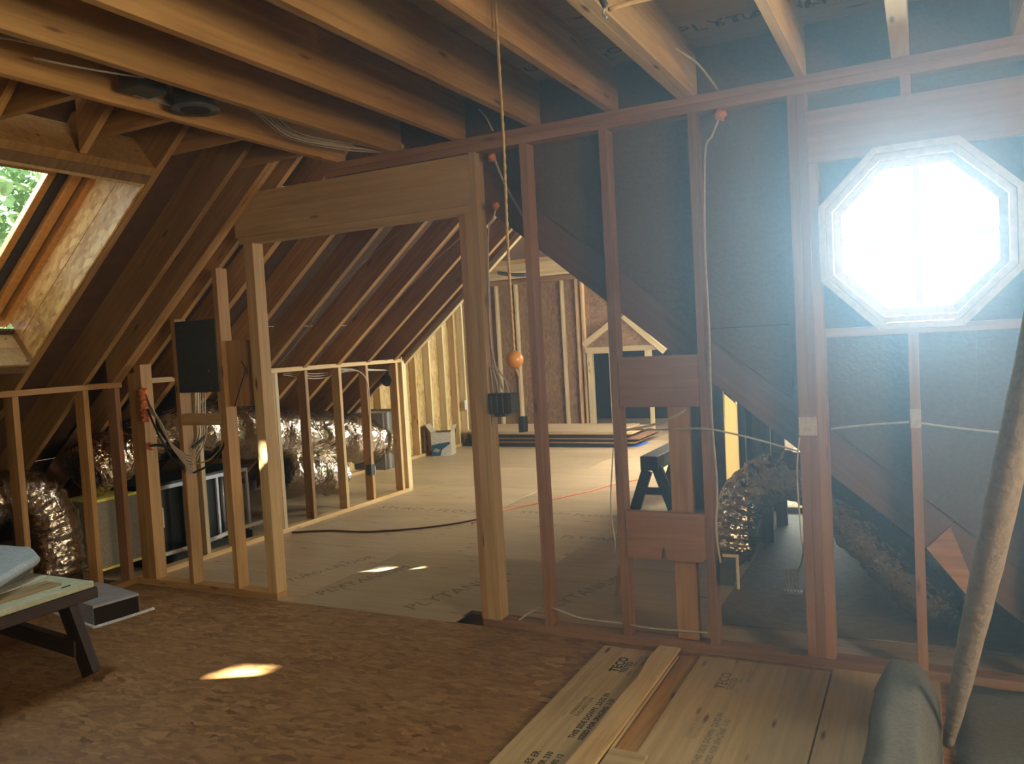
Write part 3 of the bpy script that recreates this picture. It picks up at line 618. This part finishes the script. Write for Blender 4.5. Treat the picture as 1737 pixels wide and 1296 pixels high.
def slab(name, lo, hi, mat, amp=.008, rot=0, n=14):
    lo, hi = V(lo), V(hi); c = (lo+hi)/2; h = (hi-lo)/2; bm = bmesh.new(); bmesh.ops.create_cube(bm, size=2)
    bmesh.ops.subdivide_edges(bm, edges=bm.edges, cuts=n, use_grid_fill=True)
    for v in bm.verts:
        q = v.co.copy(); l = max(abs(q.x)**6+abs(q.y)**6, 1e-9)**(1/6); e = max(0, l-.85)/.15
        zz = q.z*(1-.45*min(1, e)**2); p = V((q.x*h.x, q.y*h.y, zz*h.z)); p += V((0, 0, 1))*noise.noise(V((p.x*7, p.y*7, zz*.5))+c*3)*amp*(1 if q.z > -.9 else 0)
        v.co = p
    for f in bm.faces: f.smooth = True
    me = bpy.data.meshes.new(name); bm.to_mesh(me); bm.free()
    return link(name, me, mat, None, Matrix.Translation(c) @ Matrix.Rotation(rot, 4, 'Z'))
c3 = slab('small_box', (-4.60, 2.40, ZT+.103), (-4.42, 2.55, ZT+.145), M['cardw'], .002); tag(c3, 'small white item on top of the pale blue cloth at the frame edge', 'packet')
# duct boot on the floor
bt = thing('duct_boot', 'open galvanised sheet metal duct boot sealed to the floor beside the table', 'duct', (-4.45, 3.1, 0))
q = [at(160, 1062, 'z', .01), at(243, 1040, 'z', .01)]
ex = (q[1]-q[0]); exn = V((ex.x, ex.y, 0)).normalized(); exn = V((.2, 1, 0)).normalized(); eyn = V((-1, .2, 0)).normalized()
O = V((-4.277, 2.983, 0)); Lb, Wb, Hb = .27, .50, .120
prism('top_sheet', [(0, 0), (Lb, 0), (Lb, Wb), (0, Wb)], O+V((0, 0, Hb)), exn, eyn, .002, M['galv'], bt, 0)
prism('side', [(0, 0), (Wb, 0), (Wb, Hb), (0, Hb)], O, eyn, (0, 0, 1), .002, M['galv'], bt, 0); prism('side', [(0, 0), (Wb, 0), (Wb, Hb), (0, Hb)], O+exn*Lb, eyn, (0, 0, 1), .002, M['galv'], bt, 0)
prism('opening', [(0, 0), (Lb, 0), (Lb, Hb-.012), (0, Hb-.012)], O+eyn*.02, exn, (0, 0, 1), .002, M['inside'], bt, 0)  # dark panel in place of the shade inside the boot
prism('rim', [(0, 0), (Lb, 0), (Lb, .012), (0, .012)], O+V((0, 0, Hb-.012)), exn, (0, 0, 1), .002, M['galv'], bt, 0)
for a, b_ in ((O+V((.02, -.01, .004)), O+exn*Lb+V((.02, .08, .004))), (O+V((.02, -.012, .004)), O+eyn*Wb+V((0, -.012, .004)))):
    tube('sealant', [a, (a+b_)/2+V((.003, 0, 0)), b_], .010, M['caulk'], bt, 6, 6)
blob('foil_scrap', O+eyn*.62+V((0, -.03, .05)), .06, M['foil'], bt, 3, .5)
# rope with wooden ball
rp = thing('rope_pull', 'long jute rope hanging from a joist with a round wooden ball', 'rope', (-1.252, 2.5, 2.68))
def twist(t, an, i): return .0048*(1+.22*math.sin(3*an+i*1.3))
bz = at(873, 610, 'y', 2.5)
tube('rope', [(-1.252, 2.5, 2.68), (bz.x+.004, 2.5, 2.2), (bz.x-.002, 2.5, 1.8), (bz.x, 2.5, bz.z+.03)], .005, M['rope'], rp, 9, 60, twist)
blob('ball', bz, .031, M['ball'], rp, 3); tube('rope_end', [bz+V((.0, 0, -.03)), bz+V((.008, 0, -.045)), bz+V((.014, 0, -.062))], .005, M['rope'], rp, 8, 3)
tube('nail', [(-1.272, 2.5, 2.682), (-1.245, 2.5, 2.684)], .002, M['galv'], rp, 6, 2)
# electrical boxes
gb = thing('switch_box', 'grey four-gang plastic box with looping cables on the doorway post', 'electrical box', (-1.95, 3.74, 1.07))
a, b_ = at(838, 702, 'y', 3.70), at(868, 672, 'y', 3.70)
x0 = -2.019; box('body', (x0, 3.69, a.z), (x0+.135, 3.765, a.z+.105), M['grey'], gb, 'x', .003)
for k in range(4):
    box('divider', (x0+.015+k*.033, 3.684, a.z+.004), (x0+.024+k*.033, 3.690, a.z+.10), M['grey'], gb, 'z')
    tube('cable', [(x0+.02+k*.03, 3.72, a.z+.105), (x0+.018+k*.026, 3.715, a.z+.17), (x0+.01+k*.012, 3.72, a.z+.24)], .004, M['white'], gb, 6, 5)
box('lower_clip', (x0+.03, 3.70, a.z-.016), (x0+.09, 3.75, a.z-.001), M['grey'], gb)
g2b = thing('outlet_box', 'small grey outlet box clipped beside the four-gang box', 'electrical box', (-1.86, 3.75, 1.05))
box('body', (-1.865, 3.72, 1.03), (-1.835, 3.77, 1.11), M['grey'], g2b); 
s = thing('outlet_box', 'small grey outlet box low on a knee wall stud beyond the doorway', 'electrical box', (-4.79, 6.37, .45))
p = at(633, 797, 'x', -4.80); box('body', (-4.862, p.y-.03, p.z-.05), (-4.80, p.y+.03, p.z+.05), M['grey'], s, 'x', .002); box('bracket', (-4.811, p.y+.031, p.z-.055), (-4.80, p.y+.042, p.z+.03), M['galv'], s)
s = thing('outlet_box', 'dark octagon junction box high at the far end of the knee wall', 'electrical box', (-4.95, 6.8, 1.25))
p = at(660, 645, 'x', -4.93); tube('body', [p-V((0, .06, 0)), p+V((0, .06, 0))], .06, M['grey'], s, 8, 1)
s = thing('outlet_box', 'grey outlet box with a white bracket on the stud beside the right foil duct', 'electrical box', (-.86, 3.72, .42))
p = at(1228, 970, 'y', 3.71); box('body', (p.x-.016, 3.70, p.z-.06), (p.x+.045, 3.77, p.z+.05), M['grey'], s, 'x', .003)
for lo, hi in (((p.x+.0, 3.69, p.z+.075), (p.x+.072, 3.70, p.z+.088)), ((p.x+.06, 3.69, p.z-.07), (p.x+.072, 3.70, p.z+.0745))): box('bracket', lo, hi, M['cream'], s)
s = thing('floor_outlet_box', 'metal box on the far floor filled with looped cable behind the triple stud', 'electrical box', (-.68, 4.6, 0))
p = at(1345, 1010, 'z', 0); box('body', (p.x-.05, p.y, .001), (p.x+.05, p.y+.05, .02), M['galv'], s)
for k in range(4): tube('cable_loop', [(p.x-.03+k*.018, p.y-.01, .02), (p.x-.035+k*.018, p.y-.02, .13), (p.x-.02+k*.018, p.y-.02, .15), (p.x-.015+k*.018, p.y-.01, .03)], .004, M['white'], s, 6, 6)
# breaker panel
bp_ = thing('breaker_panel', 'flat dark grey steel breaker panel back between two left wall studs', 'electrical panel', (-4.06, 3.75, 1.29))
a, b_ = at(304, 542, 'y', 3.70), at(378, 664, 'y', 3.70)
box('cabinet', (-4.272, 3.70, 1.285), (-3.921, 3.80, 1.74), M['panel'], bp_, 'z', .003)
for x in (-4.22, -4.0):
    for z in (1.31, 1.42, 1.60, 1.70): tube('screw', [(x+.02*random.random(), 3.698, z), (x, 3.701, z)], .004, M['grey'], bp_, 6, 1)
# recessed light can with cables in the first joist bay
rc = thing('recessed_light_can', 'grey recessed light can tangled with cables between the first two joists', 'light fitting', (-2.75, 2.6, 2.6))
p = at(300, 196, 'z', 2.56)
c0 = V((-2.76, p.y, 2.57)); tube('housing', [c0, c0+V((0, 0, .13))], .085, M['grey'], rc, 24, 2); tube('trim_ring', [c0-V((0, 0, .008)), c0+V((0, 0, .004))], .10, M['grey'], rc, 24, 1); blob('lens', c0-V((0, 0, .002)), .075, M['inside'], rc, 3, 0, (1, 1, .15))
box('junction_box', (-2.83, p.y-.32, 2.58), (-2.72, p.y-.18, 2.68), M['grey'], rc)
for x in (-2.90, -2.60): box('hanger_bar', (x, p.y-.2, 2.60), (x+.02, p.y+.2, 2.615), M['galv'], rc, 'y')

# ------------------------------------------------------------------ cables
def cable(label, pts, r=.004, mat='white', group=None, cat='cable', name='cable'):
    o = tube(name, pts, r, M[mat], None, 7, 8); return tag(o, label, cat, group)
A = lambda x, y, v, ax='y': at(x, y, ax, v)
for k, (dy, dz) in enumerate(((0, 0), (.02, .03), (.035, -.02), (.05, .05), (.02, .06))):
    cable('grey cable in the bundle sagging along the first joist bay', [(-2.86+dy, .8, 2.63+dz), (-2.80+dy, 1.5, 2.60+dz), (-2.82+dy, 1.95, 2.66+dz*.5), (-2.72+dy*1.2, 2.75, 2.64+dz), (-2.80+dy, 3.2, 2.575+dz*.4), (-2.72+dy*2, 3.55, 2.565+dz*.2), (-2.62+dy, 3.75, 2.57)], .0045, 'white', 'cables along the first joist')
cable('cable bridging from the light can across to the second joist', [(-2.80, 1.9, 2.60), (-2.70, 2.05, 2.58), (-2.60, 2.2, 2.57)])
cable('white cable dropping from the far joist bay to the top plate near the doorway', [A(812, 185, 3.6), A(825, 200, 3.6), A(836, 222, 3.65)])
cable('white cable curving off a joist to an orange foam plug, above the right studs', [A(1145, 82, 3.3), A(1180, 105, 3.45), A(1205, 135, 3.6), A(1217, 152, 3.712)], .005)
cable('white cable running down the face of the stud left of the triple stud', [A(1222, 195, 3.69), A(1208, 230, 3.69), A(1196, 262, 3.69), A(1196, 420, 3.70), A(1203, 560, 3.70), A(1207, 700, 3.70), A(1216, 820, 3.70), A(1215, 900, 3.70), A(1222, 955, 3.70)], .0048)
cable('pale cable stapled across the middle from the stud to the triple stud', [A(1055, 728, 3.78), A(1120, 729, 3.79), A(1190, 727, 3.69), A(1240, 735, 3.70), A(1300, 750, 3.72), A(1352, 765, 3.70)], .0045)
cable('pale cable crossing under the octagonal window to the right stud', [A(1410, 727, 3.72), A(1480, 720, 3.72), A(1542, 716, 3.70)], .0045)
cable('pale cable from the patched stud to the right edge', [A(1563, 718, 3.70), A(1640, 728, 3.72), A(1715, 735, 3.72), A(1760, 740, 3.72)], .0045)
cable('double cable curving below the upper blocking board', [A(1060, 730, 3.75), A(1110, 720, 3.76), A(1150, 703, 3.75), A(1175, 685, 3.76)], .006)
cable('thin cable hanging down the left edge of the triple stud', [A(1356, 742, 3.695), A(1352, 800, 3.695), A(1358, 900, 3.695), A(1362, 940, 3.75), A(1350, 985, 3.9)], .0035)
cable('cable hanging down beside the left stud of the blocking', [A(1040, 760, 3.70), A(1036, 860, 3.69), A(1044, 925, 3.69), A(1040, 945, 3.8), A(1048, 900, 3.79)], .0035)
cable('white cable sagging low through the studs right of the doorway post', [A(880, 1052, 3.74), A(900, 1038, 3.75), A(922, 1030, 3.75), A(945, 1034, 3.70), A(985, 1048, 3.72), A(1050, 1057, 3.72), A(1110, 1066, 3.73), A(1200, 1073, 3.72)], .0045)
cable('pair of cables slanting from the top orange foam plug behind the first stud', [A(838, 268, 3.76), A(855, 310, 3.77), A(875, 345, 3.78), A(890, 372, 3.79)], .006)
cable('cable dropping behind the doorway post from the lower foam plug', [A(842, 352, 3.74), A(835, 375, 3.75), A(828, 400, 3.75), A(831, 560, 3.75), A(840, 620, 3.75), A(852, 660, 3.75)], .0045)
cable('thin wire running up between the far left rafters', [at(470, 622, 'y', 5.3), at(520, 560, 'y', 5.35), at(560, 500, 'y', 5.3), at(640, 425, 'y', 5.4), at(690, 385, 'y', 5.4)], .003)
cable('thin wire looping between the last left rafters', [at(590, 600, 'y', 6.2), at(640, 540, 'y', 6.2), at(690, 490, 'y', 6.3), at(740, 440, 'y', 6.25), at(785, 400, 'y', 6.3)], .003)
cable('white cable drooping down the knee wall stud to the low outlet box', [at(575, 625, 'x', -4.85), at(612, 632, 'x', -4.80), at(625, 660, 'x', -4.795), at(627, 720, 'x', -4.795), at(630, 788, 'x', -4.80)], .006)
for k in range(3):
    cable('white cable looping under the far knee wall top plate', [at(480, 630+k*3, 'x', -4.90), at(540, 634+k*4, 'x', -4.92), at(590, 626+k*2, 'x', -4.92), at(665, 628, 'x', -4.90)], .0045, 'white', 'cables under the far top plate')
# bundle at the corner
for k in range(7):
    cable('pale cable in the bundle fanning down from the orange foam at the left corner', [A(247+k, 668+k*5, 3.69), A(262+k*2, 700+k*3, 3.66), A(285+k, 745+k*2, 3.66), A(310+k*2, 768+k*5, 3.68), A(328, 775+k*5, 3.69)], .0045, 'white', 'cables fanning from the left corner')
cable('thick black cable running from the orange foam down to the second stud', [A(250, 694, 3.66), A(268, 735, 3.65), A(290, 775, 3.66), A(315, 798, 3.69)], .007, 'blackc')
cable('thick black cable curving up right from the stud to the panel studs', [A(327, 803, 3.695), A(352, 790, 3.72), A(375, 765, 3.73), A(385, 735, 3.75)], .007, 'blackc')
cable('yellow cable curving right under the breaker panel', [A(326, 788, 3.695), A(355, 780, 3.73), A(378, 755, 3.75), A(388, 735, 3.76)], .0045, 'yellow')
for k in range(5): cable('white cable hanging from the bottom of the breaker panel', [(-4.20+k*.022, 3.76, 1.28), (-4.20+k*.022, 3.75, 1.15), (-4.21+k*.02, 3.76, 1.0), (-4.24+k*.012, 3.72, .92-k*.02)], .0045, 'white', 'cables below the breaker panel')
cable('grey duct-taped conduit angling off the stud below the breaker panel', [A(326, 760, 3.695), A(340, 748, 3.74), A(352, 735, 3.78)], .010, 'grey')
cable('short grey conduit poking from the stud at the left corner', [A(250, 757, 3.68), A(270, 755, 3.68), A(290, 760, 3.72)], .010, 'grey')
cable('black wire looping on the short board beside the doorway stud', [A(409, 612, 3.70), A(416, 628, 3.69), A(408, 655, 3.70), A(398, 690, 3.695)], .0035, 'blackc')
# orange foam
def foamp(label, p, r, n=1):
    root = thing('foam_plug', label, 'foam plug', p)
    for k in range(n): blob('foam', V(p)+V((random.uniform(-.5, .5)*r, 0, -k*r*1.15)), r*random.uniform(.8, 1.1), M['foam'], root, 3, .5)
foamp('string of orange fire foam blobs down the left corner post', A(245, 665, 3.69), .03, 6)
foamp('orange foam plug lower on the left corner post around a conduit', A(252, 757, 3.69), .03)
foamp('orange foam plug in the top plate beside the doorway post', A(832, 267, 3.72), .024)
foamp('small orange foam plug on the doorway post below the header', A(843, 349, 3.71), .021)
foamp('faint orange foam plug in the top plate above the right studs', A(1224, 194, 3.70), .024)
foamp('bright orange foam plug in the floor plate beside the doorway post', A(876, 1056, 3.76), .028)
# extension cords on the far floor
f_ = lambda x, y: at(x, y, 'z', .008)
cable('orange extension cord crossing the bright far floor', [f_(800, 888), f_(858, 865), f_(905, 855), f_(960, 842), f_(1000, 833), f_(1040, 822), f_(1090, 812)], .006, 'orange', None, 'cord', 'extension_cord')
cable('dark brown cord snaking over the floor through the doorway', [f_(495, 903), f_(560, 900), f_(620, 902), f_(700, 897), f_(760, 890), f_(815, 880)], .007, 'brown', None, 'cord', 'extension_cord')
# clamp on the joist
cl_ = thing('clamp', 'metal clamp and pale stick hung from a joist at the top', 'clamp', A(1025, 12, 2.3))
tube('clamp_body', [A(1019, -5, 2.3), A(1027, 10, 2.3)], .010, M['grey'], cl_, 8, 2); tube('clamp_hook', [A(1025, 14, 2.3), A(1023, 24, 2.3), A(1029, 30, 2.3)], .004, M['galv'], cl_, 8, 4)
tube('stick', [A(1033, 16, 2.3), A(1068, 5, 2.35), A(1120, -6, 2.4)], .0065, M['pine'], cl_, 6, 3)

# leaning pole and grey cover at the right
pb = at(1608, 1262, 'z', .03); pt = at(1735, 690, 'y', 2.45)
top = pb+(pt-pb)*((2.55-pb.z)/(pt.z-pb.z))
po = tube('leaning_pole', [pb, pb+(top-pb)*.12, pb+(top-pb)*.4, pb+(top-pb)*.7, top], .03, M['pole'], None, 14, 14, lambda t, an, i: (.018+.022*min(1, t*2.6))*(1+.10*noise.noise(V((math.cos(an)*2, math.sin(an)*2, i*.5)))))
tag(po, 'rough pale pole leaning from the floor up past the right edge', 'pole')
bm = bmesh.new(); rings = []
for i in range(30):
    y = 2.1+1.24*i/29; k = 1 if i < 28 else (.93 if i == 28 else .8); ring_ = []
    for j_ in range(17):
        t = j_/16; x = -.21+.225*t; z = .24*min(1, (1-abs(2*t-1.15)**2.2*.8)) if 0 < t < 1 else 0
        z = max(0, min(.23, .26*math.sin(math.pi*min(1, .04+t*.93))**.6))*k
        ring_.append(bm.verts.new((x+.01*noise.noise(V((x*9, y*6, 1))), y, .0195+z+(.012*noise.noise(V((x*8, y*5, 4))) if 0 < j_ < 16 else 0))))
    rings.append(ring_)
for a, b_ in zip(rings, rings[1:]):
    for k in range(16): bm.faces.new((a[k], b_[k], b_[k+1], a[k+1]))
for f in bm.faces: f.smooth = True
bm.faces.new(rings[0]); bm.faces.new(rings[-1][::-1]); bm.faces.new([r_[0] for r_ in rings][::-1]+[r_[-1] for r_ in rings])
me = bpy.data.meshes.new('grey_cover'); bm.to_mesh(me); bm.free(); cv = link('grey_cover', me, M['greycl'], None)
tag(cv, 'grey cloth covered bundle on the floor at the bottom right', 'cover')
cv2 = slab('grey_cover', (.06, 2.1, .001), (1.3, 3.68, .016), M['greycl'], .01, 0); tag(cv2, 'flat grey cover, also giving the dark floor shading, in the bottom right corner behind the pole', 'cover')  # cover spread wide to put the floor shading into its colour
sc_ = box('wood_scrap', (.0, 0, 0), (.02, .03, .17), M['red'], None, 'z'); sc_.matrix_basis = Matrix.Translation(at(1043, 1010, 'z', 0.001)) @ Matrix.Rotation(.15, 4, 'Y') @ sc_.matrix_basis; tag(sc_, 'short dark wood scrap standing on the floor behind the second stud', 'scrap')

# ------------------------------------------------------------------ things in the far rooms
sh = thing('sawhorse', 'dark wooden sawhorse standing on the bright far floor', 'sawhorse', (-2.1, 6.7, 0))
sx0 = at(1078, 866, 'z', 0); sx1 = at(1130, 866, 'z', 0); zt = .47; xm = (sx0.x+sx1.x)/2+.02
box('top_rail', (xm-.075, sx0.y-.03, zt-.12), (xm+.075, sx0.y+1.1, zt), M['black'], sh, 'y', .004)
for y in (sx0.y, sx0.y+.95):
    for s_ in (-1, 1): beam('leg', (xm+s_*.17-.045, y+.04, 0), (xm+s_*.045-.045, y+.04, zt-.121), .04, .09, 'black', sh, (1, 0, 0))
    box('cross_piece', (xm-.12, y+.002, .14), (xm+.12, y+.03, .20), M['black'], sh)
bx = thing('cardboard_box', 'open cardboard box with a blue printed picture on the far floor', 'box', (-6.0, 9.3, 0))
o = at(733, 774, 'z', 0); e = at(764, 773, 'z', 0); W_ = .27; H_ = .32; bo = V((o.x, o.y, 0))
u = V((.86, .5, 0)).normalized(); u = (V((e.x, e.y, 0))-bo).normalized(); vv = V((-u.y, u.x, 0))
prism('front', [(0, 0), (W_, 0), (W_, H_), (0, H_)], bo, u, (0, 0, 1), .004, M['cardw'], bx, 0); prism('back', [(0, 0), (W_, 0), (W_, H_), (0, H_)], bo+vv*.25, u, (0, 0, 1), .004, M['card'], bx, 0)
prism('side', [(0, 0), (.25, 0), (.25, H_), (0, H_)], bo+u*W_, vv, (0, 0, 1), .004, M['card'], bx, 0); prism('side', [(0, 0), (.25, 0), (.25, H_), (0, H_)], bo, vv, (0, 0, 1), .004, M['card'], bx, 0)
prism('print', [(.005, .005), (.12, .005), (.15, .09), (.26, .16), (.26, .19), (.1, .17), (.005, .15)], bo-vv*.0075, u, (0, 0, 1), .002, M['cardb'], bx, 0)
prism('print_picture', [(.02, .07), (.09, .05), (.13, .08), (.06, .11)], bo-vv*.0110, u, (0, 0, 1), .002, M['card'], bx, 0)
prism('flap', [(0, 0), (.25, 0), (.25, .13), (0, .13)], bo+V((0, 0, H_)), vv, V((0, 0, 1))-u*.7, .004, M['card'], bx, 0); prism('flap', [(0, 0), (.25, 0), (.25, .10), (0, .10)], bo+u*W_+V((0, 0, H_)), vv, V((0, 0, 1))+u*.4, .004, M['card'], bx, 0)
# stack of sheets
gname = 'sheets stacked on the far floor'
a = at(792, 757, 'z', 0); zc = .002; b1 = at(1072, 757, 'z', 0)
spec = [(.05, 'blackbd', 0, 'lowest black sheet of the stack on the far floor'), (.016, 'osbbr', .25, 'brown board between black sheets, second from the floor'), (.03, 'blackbd', .05, 'middle black sheet of the stack on the far floor'), (.014, 'red', .3, 'reddish thin board above the middle black sheet'), (.045, 'blackbd', .1, 'upper black sheet of the stack with blue taped end'), (.018, 'pine', .2, 'tan board second from the top of the far stack'), (.018, 'plyfl', 0, 'pale plywood on top of the stack on the far floor')]
for k, (t_, m, dx, lab) in enumerate(spec):
    o = box('sheet', (a.x-.05+dx*.6, a.y, zc), (b1.x-.15+dx, a.y+1.15-k*.03, zc+t_), M[m], None, 'x'); tag(o, lab, 'sheet', gname); zc += t_+.004
tp = box('tape_strip', (b1.x-.14, a.y+.1, .004), (b1.x+.12, a.y+.5, .012), M['bluetape'], None); tag(tp, 'blue tape strip at the right end of the sheet stack', 'tape')
tp = box('tape_strip', (b1.x-.1, a.y-.006, .10), (b1.x-.04, a.y-.001, .19), M['bluetape'], None) if False else None
wo = box('wall_outlet', at(0, 0, 'y', 1)*0+V((-6.098, 10.42, .52)), V((-6.09, 10.5, .66)), M['cardw'], None, 'z'); tag(wo, 'white electrical box on the far bright corner stud', 'electrical box')

# ------------------------------------------------------------------ trees outside
def tree(label, c, R_, n, seed, mat='leaf', trunk=True, ls=1):
    rnd = random.Random(seed); root = thing('tree', label, 'tree', (c[0], c[1], -3)); bm = bmesh.new(); c = V(c)
    rays = []  # leaf-free shafts shaped to let sun through to the lit patches
    for tgt, rad in ((V((-2.95, 2.78, 0)), .085), (V((-3.38, 4.33, 0)), .05), (V((-3.12, 4.49, 0)), .045), (V((-3.6, 3.70, .75)), .05), (V((-3.3, 4.40, 0)), .025)): rays.append((tgt, rad))
    for _ in range(n):
        d = V((rnd.gauss(0, 1), rnd.gauss(0, 1), rnd.gauss(0, 1))).normalized(); p = c+V((d.x*R_[0], d.y*R_[1], d.z*R_[2]))*(rnd.random()**.45)
        bad = False
        for tg, rad in rays:
            v = p-tg; h = v-SUND*v.dot(SUND)
            if h.length < rad+.07: bad = True; break
        if bad: continue
        s = rnd.uniform(.10, .22)*ls; a = V((rnd.gauss(0, 1), rnd.gauss(0, 1), rnd.gauss(0, .6))).normalized(); b_ = a.orthogonal().normalized()
        vs = [bm.verts.new(p+a*s), bm.verts.new(p+b_*s*.42+a*s*.2), bm.verts.new(p-a*s*.9), bm.verts.new(p-b_*s*.42+a*s*.2)]; bm.faces.new(vs)
    me = bpy.data.meshes.new('foliage'); bm.to_mesh(me); bm.free(); o = link('foliage', me, M[mat], root); o['kind'] = 'stuff'
    if trunk: tube('trunk', [(c.x, c.y, -3), (c.x+.2, c.y, c.z)], .16, M['bark'], root, 10, 4)
tree('leafy green tree filling the skylight view', (-9.2, 6.4, 3.2), (2.0, 3.4, 3.0), 26000, 3, 'leafp', True, .5)
tree('unseen tree crown added to keep the sun off the skylights', (-6.6, -2.6, 6.2), (1.9, 3.0, 1.9), 9000, 4)  # unseen crown, added to block the sun except along those shafts
tree('sunlit tree edge seen at the right of the octagonal window', (3.2, 9.5, 1.9), (1.6, 1.2, 2.2), 1500, 5)

# ------------------------------------------------------------------ lens glare imitated by a haze in the near room
hm = bpy.data.materials.new('lens_glare'); hm.use_nodes = True; nt = hm.node_tree; nt.nodes.clear()
ou = nt.nodes.new('ShaderNodeOutputMaterial'); vs_ = nt.nodes.new('ShaderNodeVolumeScatter'); vs_.inputs['Color'].default_value = (.48, .74, 1, 1); vs_.inputs['Anisotropy'].default_value = .45
tc = nt.nodes.new('ShaderNodeTexCoord'); ds = nt.nodes.new('ShaderNodeVectorMath'); ds.operation = 'DISTANCE'; mr = nt.nodes.new('ShaderNodeMapRange'); mr.interpolation_type = 'SMOOTHERSTEP'
HZ = V((-4.78, -3.4, .04)); ds.inputs[1].default_value = V((.45, 3.2, 2.35))-HZ      # added scatter, densest round the window, imitates the glare
nt.links.new(tc.outputs['Object'], ds.inputs[0]); nt.links.new(ds.outputs['Value'], mr.inputs[0])
mr.inputs[1].default_value = 3.5; mr.inputs[2].default_value = .2; mr.inputs[3].default_value = .001; mr.inputs[4].default_value = .20
nt.links.new(mr.outputs[0], vs_.inputs['Density'])
nt.links.new(vs_.outputs[0], ou.inputs['Volume'])
hz = box('veil', (-4.78, -3.4, .04), (2.6, 3.68, 2.545), hm, None, 'x', 0); hz['kind'] = 'stuff'; tag(hz, 'lens glare imitated by a haze in the air of the near room around the octagonal window', 'veil')
